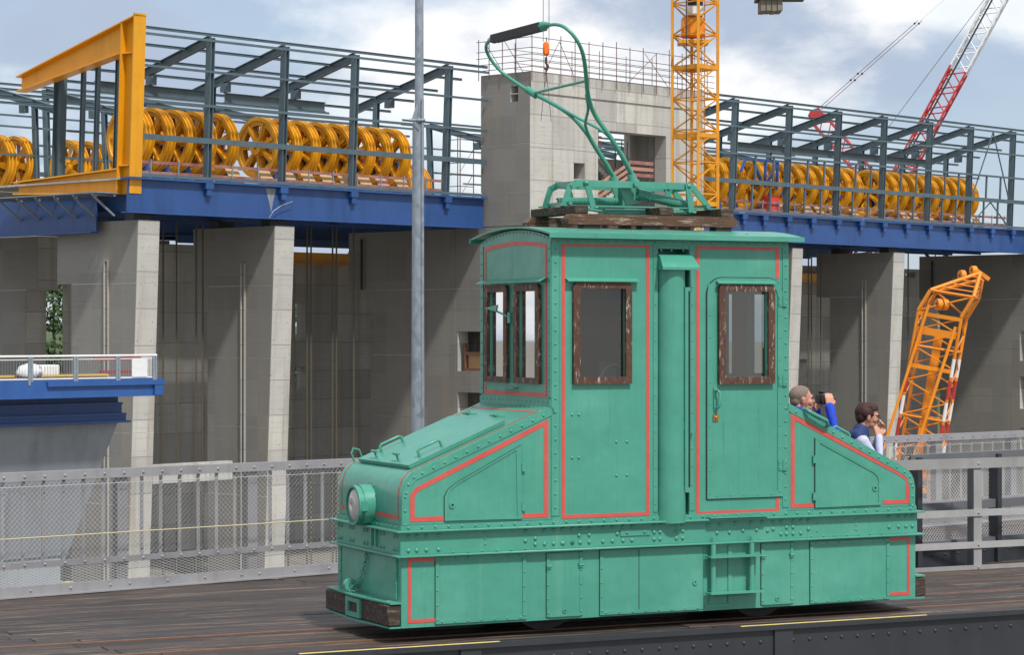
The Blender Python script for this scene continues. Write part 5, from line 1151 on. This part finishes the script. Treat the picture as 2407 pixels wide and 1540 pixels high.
# things on the platform
m = MB(); m.ball((-6.6, 1.3, .3), (.6, .5, .36), 14, 9); m.v = [Vector((p.x + .07 * math.sin(p.z * 17 + p.y * 9), p.y, max(-.05, p.z + .09 * math.sin(p.x * 11 + p.y * 7)))) for p in m.v]; m.build('big_bag', ROUGHW, frame='P', base=(-6.6, 1.1, -.05), label='white bulk bag standing on the blue platform', cat='bag')
MB().box(-11, -1.9, 1.6, 1.9, .02, .18).build('timber_beam', mat('yellow_timber', (.62, .42, .08), .7), frame='P', base=(-6, 1.7, 0), label='long yellow formwork beam lying on the platform', cat='beam')
MB().box(-11.2, -2.4, 1.0, 1.25, -.05, .1).build('timber_beam', TIMBER, frame='P', base=(-6, 1.1, 0), label='brown timber beam in front of the yellow formwork beam', cat='beam')
m = MB(); m.lathe((-12.6, 1.0, .0), (0, 0, 1), [(.001, -.05), (.42, -.05), (.42, .52), (.001, .52)], 18); m.build('barrel', BLUEP, frame='P', base=(-12.6, 1, -.05), label='blue barrel on the platform at the left', cat='barrel')
m = MB(); m.ball((-9.9, 2.6, .1), (2.6, 1.1, .62), 16, 8); m.v = [Vector((p.x, p.y, max(-.05, p.z + .07 * math.sin(p.x * 5)))) for p in m.v]; m.build('tarp_heap', TARP, frame='P', base=(-9.9, 2.6, -.05), label='heap under a pale tarpaulin on the platform', cat='tarp')
MB().cbox(-16.2, -13.6, 1.0, 2.6, -.05, 1.1, .12).build('pale_skip', TARP, frame='P', base=(-15, 1.8, -.05), label='pale container at the far left of the platform', cat='container'); MB().cbox(-15.9, -13.8, 1.1, 2.5, 1.11, 1.42, .1).build('lime_sack', LIME, frame='P', base=(-15, 1.8, 1.1), label='lime green sack on the pale container', cat='sack')
MB().cbox(-5.2, -4.2, 2.2, 3.0, -.05, .62, .06).build('white_box', WHITE, frame='P', base=(-4.6, 2.6, -.05), label='white box on the platform behind the railing', cat='box')
for i, (y, z, lab) in enumerate(((3.4, .78, 'upper'), (2.9, .15, 'lower'))): MB().box(-1.3, 1.5, y, y + .12, z, z + .16).build('red_plank', mat('oxide_red' + lab, (.26, .05, .05), .7), frame='P', base=(-1, y, z), label=f'{lab} dark red plank sticking out beyond the platform end', cat='plank')
# yellow shoring column below
yc = thing('shoring_column', 'pale yellow column with blue collar far below behind the mesh fence', 'column', 'W', (-20.9, 112, -16))
MB().tube((-20.9, 112, -16), (-20.9, 112, -9.6), .34, 14).build('shaft', mat('dull_yellow', (.45, .38, .16), .7), yc); MB().lathe((-20.9, 112, -10.9), (0, 0, 1), [(.6, -.25), (.6, .25), (.34, .25), (.34, -.25)], 16).build('collar', BLUEP, yc)

# ================================================================== CRANES
tcr = thing('tower_crane', 'yellow lattice tower crane standing in front of the concrete tower', 'tower crane', 'W', (10.75, 140, -16))
# square mast turned to the camera: front corner, left and right corners
fc_, lc_, rc2, bc_ = Vector((10.82, 138.6, 0)), Vector((9.41, 140.1, 0)), Vector((12.06, 139.9, 0)), Vector((10.65, 141.4, 0))
MZ0, MZ1 = -16, 24.0
cor = [lc_, fc_, rc2, bc_]
for i, c in enumerate(cor): MB().bar(c + Vector((0, 0, MZ0)), c + Vector((0, 0, MZ1)), .17, .17).build('mast_chord', YELC, tcr)
bh = .935
nb = int((MZ1 - MZ0) / bh)
for k in range(4):
    p, q = cor[k], cor[(k + 1) % 4]; m = MB()
    for i in range(nb):
        z0, z1 = MZ0 + i * bh, MZ0 + (i + 1) * bh
        a, b = (p, q) if (i + k) % 2 == 0 else (q, p); m.bar(a + Vector((0, 0, z0)), b + Vector((0, 0, z1)), .07, .07)
        if i % 2 == 0: m.bar(p + Vector((0, 0, z0)), q + Vector((0, 0, z0)), .075, .075)
    m.build('mast_bracing', YELC, tcr)
for z in (17.6, 13.6, 9.6, 5.6, 1.6, -2.4, -6.4): 
    for k in range(4): MB().bar(cor[k] + Vector((0, 0, z)), cor[(k + 1) % 4] + Vector((0, 0, z)), .1, .26).build('mast_collar', YELC, tcr)
m = MB()
for s_ in (-.2, .2): m.bar((11.25 + s_ * .6, 140.6 + s_, -15), (11.25 + s_ * .6, 140.6 + s_, 24), .05, .05)
for i in range(100): m.bar((11.13, 140.4, -14 + i * .38), (11.37, 140.8, -14 + i * .38), .03, .03)
m.build('ladder', YELC, tcr)
MB().cbox(9.95, 11.3, 139.5, 140.6, 19.4, 20.6, .1).build('winch_housing', ORG, tcr); MB().box(9.75, 11.5, 139.2, 140.9, 19.0, 19.2).build('platform', YELC, tcr); MB().cbox(10.2, 11.2, 139.3, 140.4, 20.65, 22.6, .08).build('cabin', WHITE, tcr); MB().box(10.25, 11.15, 139.28, 139.3, 21.2, 22.2).build('cabin_window', BLACK, tcr)
MB().tube((10.15, 138.9, -10), (10.15, 138.9, 24), .03, 5).build('power_cable', BLACK, tcr)
lattice(MB(), (10.7, 140, 25.2), (-14, 140, 25.2), 1.2, 1.4, (0, 0, 1), 18, .07, .04).build('jib', YELC, tcr); lattice(MB(), (10.7, 140, 25.2), (18.5, 140, 25.2), 1.2, 1.2, (0, 0, 1), 6, .07, .04).build('counter_jib', YELC, tcr)
MB().box(10.0, 11.5, 139.2, 140.8, 24, 24.5).build('slewing_ring', YELC, tcr)
for i in range(4): MB().cbox(14.5 + i * .325, 14.5 + i * .325 + .315, 139.2, 140.8, 20.85 + .02 * (i % 2), 24.4, .03).build('counterweight_slab', SLAB, tcr)
MB().box(14.3, 15.9, 139.0, 141.0, 21.55, 21.7).build('slab_frame', IRON, tcr); MB().box(15.9, 17.1, 139.6, 140.4, 21.55, 21.66).build('slab_frame', IRON, tcr)
hk = thing('hook_block', 'orange crane hook block hanging on two ropes over the tower', 'hook block', 'W', (2.0, 140, 18))
MB().cbox(1.81, 2.19, 139.85, 140.15, 18.35, 19.15, .1).build('block', mat('hook_orange', (.85, .16, .01), .5), hk); MB().path([(2.0, 140, 18.25), (2.0, 140, 17.9), (2.12, 140, 17.7), (2.05, 140, 17.5), (1.9, 140, 17.6)], .07, 6).build('hook', IRON, hk)
for x in (1.83, 2.17): MB().tube((x, 140, 19.15), (x, 140, 24.5), .018, 4).build('rope', IRON, hk)
for x in (1.9, 2.1): MB().tube((2.0, 140, 17.6), (x * 1 + (x - 2) * 2, 140, 14.5), .015, 4).build('sling', IRON, hk)
# ---- orange lattice boom crane in front of the right piers
oc = thing('lattice_crane', 'orange lattice crane boom with red and white banded chords at the right', 'crane', 'W', (16.9, 100, -16))
def P100(x, y, dz=0): return Vector(((x - 1203) / 5607 * 100, 100 + dz, 2.25 - (y - 775) / 5607 * 100))
# boom axis leaning to the right; four chords
top_c = Vector((18.05, 100, 2.9)); bot_c = Vector((16.15, 100.4, -8.5))
ax = (top_c - bot_c).normalized(); ux = Vector((math.cos(R(-18)), math.sin(R(-18)), 0)); ux = (ux - ax * ux.dot(ax)).normalized(); uy = ax.cross(ux)
def ch(s_, sx, sy, wx=.9, wy=.85): return bot_c.lerp(top_c, s_) + ux * sx * wx + uy * sy * wy
for sx, sy in ((-1, -1), (1, -1), (1, 1), (-1, 1)):
    MB().tube(ch(-.65, sx, sy), ch(1, sx, sy), .07, 8).build('chord', ORG, oc)
for sx, sy in ((1, -1), (1, 1), (-1, -1)):
    for i in range(5 if sx > 0 else 4):
        s0 = .46 + i * .08; MB().tube(ch(s0, sx, sy), ch(s0 + .067, sx, sy), .076, 8).build('chord_band', WHITE if i % 2 == 0 else REDS, oc)
for f0, f1 in (((-1, -1), (1, -1)), ((1, -1), (1, 1)), ((1, 1), (-1, 1)), ((-1, 1), (-1, -1))):
    m = MB(); nb = 26
    for i in range(nb):
        s0, s1 = -.65 + 1.65 * i / nb, -.65 + 1.65 * (i + 1) / nb; a, b = (f0, f1) if i % 2 == 0 else (f1, f0); m.tube(ch(s0, *a), ch(s1, *b), .036, 5)
        if i % 4 == 0: m.tube(ch(s0, *f0), ch(s0, *f1), .05, 5)
    m.build('lacing', ORG, oc)
MB().bar(ch(-.6, -.05, .3), ch(.93, -.05, .3), .34, .16).build('inner_jib', ORG, oc)
for s_ in (.99, .80, .42, .36): MB().bar(ch(s_, -1, -1), ch(s_, 1, -1), .12, .16).build('cross_beam', ORG, oc); 
for s_ in (.42, .40): MB().bar(ch(s_, -1, 1), ch(s_, 1, 1), .12, .2).build('cross_beam', ORG, oc)
m = MB()
for i in range(9): m.bar(ch(.37, 1.02, -.9 + i * .22), ch(.43, 1.02, -.9 + i * .22), .03, .03)
m.build('platform_grille', ORG, oc)
MB().bar(ch(.93, -.9, -.98), ch(.93, .9, -.98), .1, .3).build('head_plate', ORG, oc)
# head: tapering up to the tip at the right
h1 = [ch(1, -1, -1), ch(1, 1, -1), ch(1, 1, 1), ch(1, -1, 1)]; h2 = [p + (ax * .9 + ux * .35) * (1 if i in (1, 2) else 1) for i, p in enumerate(h1)]; tip = [Vector((19.55, 99.6, 4.62)), Vector((19.75, 100.2, 4.35))]
for p, q in zip(h1, h2): MB().tube(p, q, .09, 7).build('head_chord', ORG, oc)
for p in (h2[0], h2[1]): MB().tube(p, tip[0], .085, 7).build('head_chord', ORG, oc)
for p in (h2[2], h2[3]): MB().tube(p, tip[1], .085, 7).build('head_chord', ORG, oc)
m = MB()
for i in range(1, 5):
    f = i / 5; a, b, c, d = (h2[0].lerp(tip[0], f), h2[1].lerp(tip[0], f), h2[2].lerp(tip[1], f), h2[3].lerp(tip[1], f)); m.tube(a, b, .035, 5).tube(b, c, .035, 5); m.tube(h2[1].lerp(tip[0], f - .2), c, .035, 5)
for k in range(4): m.tube(h1[k], h2[(k + 1) % 4], .045, 5).tube(h2[k], h2[(k + 1) % 4], .06, 5)
m.build('head_lacing', ORG, oc)
for c, r_ in ((Vector((18.8, 99.7, 4.5)), .24), (Vector((19.3, 99.8, 4.72)), .2), (Vector((17.75, 99.3, 3.3)), .24), (Vector((18.0, 99.3, 3.3)), .24)): MB().lathe(c, (1, .3, 0), [(r_, -.1), (r_, .1), (.08, .1), (.08, -.1)], 16).build('pulley', ORG, oc)
MB().bar((19.4, 99.8, 4.75), (19.95, 99.8, 4.35), .2, .16).build('tip_fork', ORG, oc)
MB().tube(h2[0] + Vector((-.1, -.2, -.6)), (15.3, 99.5, -3.3), .07, 6).build('back_stay', ORG, oc); MB().tube(h1[1] + Vector((-.3, -.3, -.4)), (15.9, 99.2, -5.5), .075, 6).build('back_stay', ORG, oc)
MB().tube((15.3, 99.5, -3.3), (13.4, 99.8, -12), .06, 6).build('back_stay', ORG, oc)
MB().cbox(12.5, 16.5, 98.5, 102, -16, -13, .2).build('crane_body', ORG, oc)
MB().tube((18.75, 99.7, 4.6), (16.4, 99.4, 2.9), .012, 4).build('rope', IRON, oc)
# ---- red and white crawler crane behind the right hall
cc = thing('crawler_crane', 'far lattice boom crane, red below and white above, at the top right', 'crane', 'W', (34, 280, -16))
d_ = (Vector((57.3, 280, 41)) - Vector((47.0, 280, 22))).normalized(); j_ = Vector((52.4, 280, 32.7))
lattice(MB(), j_, j_ + d_ * 24, 2.0, 2.0, (.3, 1, 0), 18, .12, .075).build('white_boom', WHITE, cc); lattice(MB(), j_ - d_ * 48, j_, 2.0, 2.0, (.3, 1, 0), 36, .13, .08).build('red_boom', REDS, cc)
MB().tube(j_ - d_ * 30 + Vector((-.7, -1, 0)), j_ + d_ * 22 + Vector((-.7, -1, 0)), .11, 5).build('hoist_rope_bundle', IRON, cc); MB().tube((44.04, 279, 25.97), (55.28, 279, 41), .03, 4).build('pendant', IRON, cc)
MB().cbox(24, 32, 276, 284, -16, -10, .4).build('crane_body', REDS, cc)
rc3 = thing('luffing_crane', 'small red crane jib with two pendant ropes behind the right hall', 'crane', 'W', (56, 282, -16))
lattice(MB(), (58, 282, 2), (36.2, 282, 27.2), 1.7, 1.7, (.3, 1, 0), 26, .13, .08).build('jib', REDS, rc3); MB().prism([(35.0, 281.5, 27.6), (35.3, 281.5, 28.2), (36.2, 281.5, 28.5), (36.9, 281.5, 27.6), (36.5, 281.5, 26.6), (35.6, 281.5, 27.0)], (0, 1, 0)).build('jib_head', REDS, rc3)
for dx in (-.25, .25): MB().tube((36 + dx, 282, 28), (48.2 + dx, 282, 38.8), .035, 4).build('pendant', mat('rope_red%d' % (dx > 0), (.16, .05, .05), .6), rc3)
for f in (.35, .42, .97): 
    for dx in (-.25, .25): c = Vector((36 + dx, 282, 28)).lerp(Vector((48.2 + dx, 282, 38.8)), f); MB().ball(c, .14, 6, 4).build('pendant_link', IRON, rc3)
MB().tube((48.2, 282, 38.8), (52.5, 282, 42.5), .03, 4).build('pendant', WHITE, rc3); MB().tube((35.4, 282, 27.2), (32.5, 282, 17), .02, 4).build('rope', WHITE, rc3); MB().tube((35.7, 282, 27.2), (33.3, 282, 17), .02, 4).build('rope', WHITE, rc3)
MB().cbox(56, 61, 279, 285, -16, -9, .4).build('crane_body', REDS, rc3); MB().tube((58, 282, -9), (58, 282, 2), .8, 8).build('mast', REDS, rc3)
# ================================================================== PEOPLE
def blob(name, prims, m_, parent, voxel=.008, smooth=4, cut=None):
    """fuse capsules and ellipsoids into one continuous surface"""
    mb = MB()
    for p in prims:
        if p[0] == 'c':
            pts, rad = p[1], p[2]
            mb.path(pts, 1, 14, radii=rad)
            for q, r_ in zip(pts, rad): mb.ball(q, r_ * .995, 14, 10)
        else: mb.ball(p[1], p[2], 18, 14)
    base = BASE[parent.name]
    tmp = bpy.data.objects.new('tmp', mb.mesh('tmp', m_, base)); COL.objects.link(tmp)
    r_ = tmp.modifiers.new('r', 'REMESH'); r_.mode = 'VOXEL'; r_.voxel_size = voxel
    s_ = tmp.modifiers.new('s', 'SMOOTH'); s_.iterations = smooth; s_.factor = .5
    dg = bpy.context.evaluated_depsgraph_get(); me = bpy.data.meshes.new_from_object(tmp.evaluated_get(dg)); bpy.data.objects.remove(tmp, do_unlink=True)
    if cut:
        bm = bmesh.new(); bm.from_mesh(me)
        bmesh.ops.delete(bm, geom=[v for v in bm.verts if cut(v.co + base)], context='VERTS'); bm.to_mesh(me); bm.free()
    me.name = name; me.polygons.foreach_set('use_smooth', [True] * len(me.polygons))
    if not me.materials: me.materials.append(m_)
    o = bpy.data.objects.new(name, me); COL.objects.link(o); o.parent = parent; BASE[o.name] = base
    return o
def hand(palm, d, n_, side_, curl=.5, L_=.085):
    """palm centre, finger direction, palm normal (towards what is held), thumb side"""
    palm, d, n_ = Vector(palm), Vector(d).normalized(), Vector(n_).normalized(); n_ = (n_ - d * n_.dot(d)).normalized(); s_ = d.cross(n_).normalized() * side_
    out = []
    for r0 in (-.03, -.01, .01, .03): out.append(('c', [palm - d * .04 + s_ * r0 * .6, palm + d * .035 + s_ * r0], [.017, .0135]))
    for k, (r0, l_) in enumerate(((-.032, .78), (-.011, .95), (.011, 1.0), (.032, .9))):
        p0 = palm + d * .04 + s_ * r0; p1 = p0 + (d * math.cos(curl * .6) + n_ * math.sin(curl * .6)) * L_ * .42 * l_; p2 = p1 + (d * math.cos(curl * 1.7) + n_ * math.sin(curl * 1.7)) * L_ * .34 * l_; p3 = p2 + (d * math.cos(curl * 2.5) + n_ * math.sin(curl * 2.5)) * L_ * .26 * l_
        out.append(('c', [p0, p1, p2, p3], [.0098, .0092, .0085, .0072]))
    t0 = palm - d * .02 + s_ * .035; t1 = t0 + (s_ * .7 + d * .6 + n_ * .4).normalized() * .035; t2 = t1 + (d * .8 + n_ * .6).normalized() * .03
    out.append(('c', [t0 - s_ * .012, t0, t1, t2], [.016, .0145, .011, .009])); return out
def head(c, s_=1.0, pitch=0.0):
    c = Vector(c); rot = Matrix.Rotation(pitch, 3, 'Y'); P = lambda x, y, z: tuple(c + rot @ Vector((x, y, z)) * s_)
    e = lambda x, y, z, r: ('e', P(x, y, z), tuple(v * s_ for v in r))
    return P, [e(-.012, 0, .03, (.098, .076, .088)), e(.03, 0, .0, (.062, .064, .085)), e(.045, 0, -.06, (.048, .05, .045)), e(.072, 0, -.088, (.024, .028, .02)), e(.078, 0, .03, (.022, .05, .018)),
            ('c', [P(.088, 0, .022), P(.112, 0, -.018), P(.104, 0, -.026)], [.009 * s_, .0135 * s_, .011 * s_]), e(.092, 0, -.052, (.018, .026, .010)), e(.088, 0, -.066, (.016, .024, .009)),
            e(.06, .04, -.02, (.03, .026, .03)), e(.06, -.04, -.02, (.03, .026, .03)),
            e(-.008, .077, -.008, (.020, .010, .032)), e(-.008, -.077, -.008, (.020, .010, .032)), e(-.012, -.084, .006, (.014, .007, .018)), e(-.012, .084, .006, (.014, .007, .018))]
def legs(h): return [('c', [(-.01, s_ * .09, h * .53), (.01, s_ * .10, h * .28), (-.02, s_ * .11, .09)], [.085, .056, .04]) for s_ in (-1, 1)]
def feet(): return [('c', [(-.05, s_ * .11, .055), (.08, s_ * .12, .045), (.16, s_ * .125, .035)], [.045, .045, .035]) for s_ in (-1, 1)]
# ---- man with camera
FRAMES['M'] = (Vector((2.585, 21.25, 0)), R(12)); man = thing('person', 'man with cropped grey hair in a blue jacket raising a camera', 'person', 'M', (0, 0, 0))
HC = (-.005, 0, 1.625); P, hd = head(HC)
neck = [('c', [(-.035, 0, 1.57), (-.045, 0, 1.44)], [.058, .064])]
rs, re, rw = (-.04, -.19, 1.40), (.225, -.235, 1.32), (.215, -.118, 1.56); ls, le, lw = (-.03, .19, 1.40), (.20, .20, 1.32), (.145, .045, 1.53)
armR = lambda a, b, c: ('c', [rs, re, rw], [a, b, c]); armL = lambda a, b, c: ('c', [ls, le, lw], [a, b, c])
torso = lambda k: [('e', (-.03, 0, 1.28), (.115 * k, .185 * k, .20 * k)), ('e', (-.02, 0, 1.08), (.12 * k, .165 * k, .2 * k)), ('e', (-.01, 0, .93), (.115 * k, .165 * k, .12 * k)), ('c', [(-.04, -.16, 1.41), (-.04, .16, 1.41)], [.06 * k, .06 * k])]
hR = hand((.222, -.088, 1.61), (.02, .25, 1), (-.1, 1, .1), -1, .75); hL = hand((.15, .015, 1.548), (.5, -.35, .55), (.1, -.1, 1), 1, .8)
blob('body', hd + neck + torso(.9) + [armR(.045, .038, .028), armL(.045, .038, .028)] + hR + hL + legs(1.745) + feet(), SKIN, man, .0055, 3)
blob('hair', [('e', P(-.016, 0, .042), (.103, .081, .086)), ('e', P(-.06, 0, -.01), (.05, .064, .06))], HAIRG, man, .006, 3, cut=lambda v: ((v - Vector(HC)).x > .03 + ((v - Vector(HC)).z - .05) * .62 and (v - Vector(HC)).z < .112) or ((v - Vector(HC)).z < .0 and (v - Vector(HC)).x > -.025))
blob('jacket', torso(1.05) + [armR(.068, .058, .044), armL(.068, .058, .044), ('c', [(-.045, 0, 1.40), (-.042, 0, 1.50), (-.035, 0, 1.53)], [.095, .086, .080]), ('c', [rs, (.1, -.225, 1.35), re], [.075, .063, .06])], BLUEF, man, .008, 4, cut=lambda v: v.z > 1.556 + v.x * -.25 and abs(v.x) < .13 and v.x < .1)
blob('trousers', legs(1.745) + [('e', (-.01, 0, .93), (.122, .172, .12)), ('c', [(-.01, -.09, .92), (.01, -.10, .5), (-.02, -.11, .1)], [.095, .07, .06]), ('c', [(-.01, .09, .92), (.01, .10, .5), (-.02, .11, .1)], [.095, .07, .06])], JEANS, man, .012, 4)
blob('shoes', [('c', [(-.055, s_ * .11, .055), (.08, s_ * .12, .05), (.17, s_ * .125, .04)], [.05, .05, .04]) for s_ in (-1, 1)], BLACK, man, .01, 3)
for s_ in (-1, 1): MB().ball(P(.083, s_ * .033, .012), (.010, .012, .010), 10, 7).build('eye', BLACK, man)
MB().path([P(.103, .022, -.059), P(.108, 0, -.058), P(.103, -.022, -.059)], .003, 5).build('mouth', mat('lip_man', (.30, .10, .08), .5), man); MB().path([P(.096, .03, -.045), P(.105, 0, -.042), P(.096, -.03, -.045)], .006, 6).build('moustache', HAIRG, man)
cm = thing('camera', 'black camera held up to the face of the man in blue', 'camera', 'M', (.17, -.02, 1.6))
MB().cbox(.148, .21, -.075, .065, 1.585, 1.68, .012).build('body', BLACK, cm); MB().cbox(.155, .20, -.03, .03, 1.68, 1.708, .01).build('viewfinder', BLACK, cm); MB().lathe((.21, 0, 1.63), (1, 0, 0), [(.038, 0), (.038, .05), (.042, .05), (.042, .09), (.02, .09), (.02, 0)], 18).build('lens', BLACK, cm); MB().cbox(.135, .147, -.055, .04, 1.59, 1.672, .004).build('screen', IRON, cm)
MB().path([(.19, -.08, 1.60), (.235, -.12, 1.56), (.25, -.13, 1.51), (.225, -.12, 1.48)], .011, 6).build('strap', mat('dark_red_strap', (.16, .01, .02), .6), cm)
# ---- woman
FRAMES['N'] = (Vector((3.175, 21.62, 0)), R(8)); wom = thing('person', 'woman with short auburn hair and glasses in navy vest, hand at her face', 'person', 'N', (0, 0, 0))
HC2 = (.045, 0, 1.462); P, hd = head(HC2, .97, R(8))
neck = [('c', [(.01, 0, 1.40), (-.02, 0, 1.29)], [.048, .056])]
rs, re, rw = (-.045, -.165, 1.24), (.10, -.185, 1.04), (.135, -.07, 1.27); ls, le, lw = (-.04, .165, 1.24), (.12, .16, 1.06), (.165, .02, 1.29)
armR = lambda a, b, c: ('c', [rs, re, rw], [a, b, c]); armL = lambda a, b, c: ('c', [ls, le, lw], [a, b, c])
torso = lambda k: [('e', (-.04, 0, 1.14), (.105 * k, .165 * k, .18 * k)), ('e', (-.02, 0, .96), (.105 * k, .15 * k, .17 * k)), ('e', (-.01, 0, .83), (.115 * k, .165 * k, .12 * k)), ('c', [(-.045, -.14, 1.25), (-.045, .14, 1.25)], [.05 * k, .05 * k])]
hR = hand((.138, -.045, 1.325), (-.05, .35, 1), (.15, 1, 0), -1, .55, .078); hL = hand((.165, .012, 1.345), (.25, -.5, .75), (-.6, -.5, .2), 1, .5, .078)
blob('body', hd + neck + torso(.88) + [armR(.036, .031, .025), armL(.036, .031, .025)] + hR + hL + legs(1.58) + feet(), SKIN, wom, .0055, 3)
hr = [('e', P(-.02, 0, .04), (.104, .083, .088)), ('e', P(-.062, 0, -.01), (.05, .066, .066)), ('e', P(.045, 0, .078), (.045, .064, .036)), ('e', P(-.03, -.072, .03), (.04, .02, .045)), ('e', P(-.03, .072, .03), (.04, .02, .045))]
for k in range(40):
    a, b = rnd.uniform(0, 6.28), rnd.uniform(.25, 1.2); dv = Vector((math.cos(a) * math.cos(b), math.sin(a) * math.cos(b), math.sin(b))); q = Vector(P(-.015, 0, .04)) + Vector((dv.x * .1, dv.y * .082, dv.z * .088)); hr.append(('c', [tuple(q), tuple(q + Vector((.028, 0, -.006)) + dv * .004)], [.010, .004]))
blob('hair', hr, HAIRR, wom, .006, 2, cut=lambda v: (v - Vector(HC2)).x > .045 and (v - Vector(HC2)).z < .052)
blob('sleeves', [armR(.058, .048, .036), armL(.058, .048, .036), ('c', [rs, (-.02, 0, 1.22), ls], [.06, .09, .06])], LAV, wom, .008, 4)
blob('vest', torso(1.1) + [('c', [(-.03, 0, 1.24), (-.015, 0, 1.335)], [.10, .075]), ('c', [(-.06, -.06, 1.29), (-.06, .06, 1.29)], [.062, .062])], NAVY, wom, .008, 3)
blob('trousers', legs(1.58) + [('e', (-.01, 0, .83), (.12, .17, .12)), ('c', [(-.01, -.09, .83), (.01, -.10, .45), (-.02, -.11, .1)], [.09, .062, .05]), ('c', [(-.01, .09, .83), (.01, .10, .45), (-.02, .11, .1)], [.09, .062, .05])], JEANS, wom, .012, 4)
blob('shoes', [('c', [(-.055, s_ * .11, .05), (.08, s_ * .12, .045), (.15, s_ * .125, .035)], [.045, .045, .035]) for s_ in (-1, 1)], BLACK, wom, .01, 3)
for s_ in (-1, 1): MB().ball(P(.082, s_ * .033, .012), (.010, .012, .010), 10, 7).build('eye', BLACK, wom)
gm = MB()
for s_ in (-1, 1):
    gm.path([P(.108 - .004 * abs(math.cos(a)), s_ * .036 + .026 * math.cos(a), .010 + .018 * math.sin(a)) for a in [2 * math.pi * i / 14 for i in range(15)]], .0028, 5, caps=False); gm.path([P(.103, s_ * .062, .016), P(.05, s_ * .078, .018), P(-.005, s_ * .082, .014)], .0028, 5)
gm.path([P(.11, -.01, .014), P(.112, 0, .017), P(.11, .01, .014)], .0025, 5); gm.build('glasses', BLACK, wom)
MB().path([P(.099, .02, -.058), P(.105, 0, -.057), P(.099, -.02, -.058)], .003, 5).build('mouth', mat('lip_woman', (.35, .10, .09), .5), wom)
tm = MB(); tm.ball(P(.125, -.015, -.045), (.022, .02, .028), 10, 8); tm.v = [Vector((p.x + .006 * math.sin(p.z * 260), p.y + .006 * math.sin(p.x * 300), p.z)) for p in tm.v]; tm.build('tissue', WHITE, frame='N', base=P(.125, -.015, -.045), label='crumpled white tissue at the nose of the woman in the navy vest', cat='tissue')
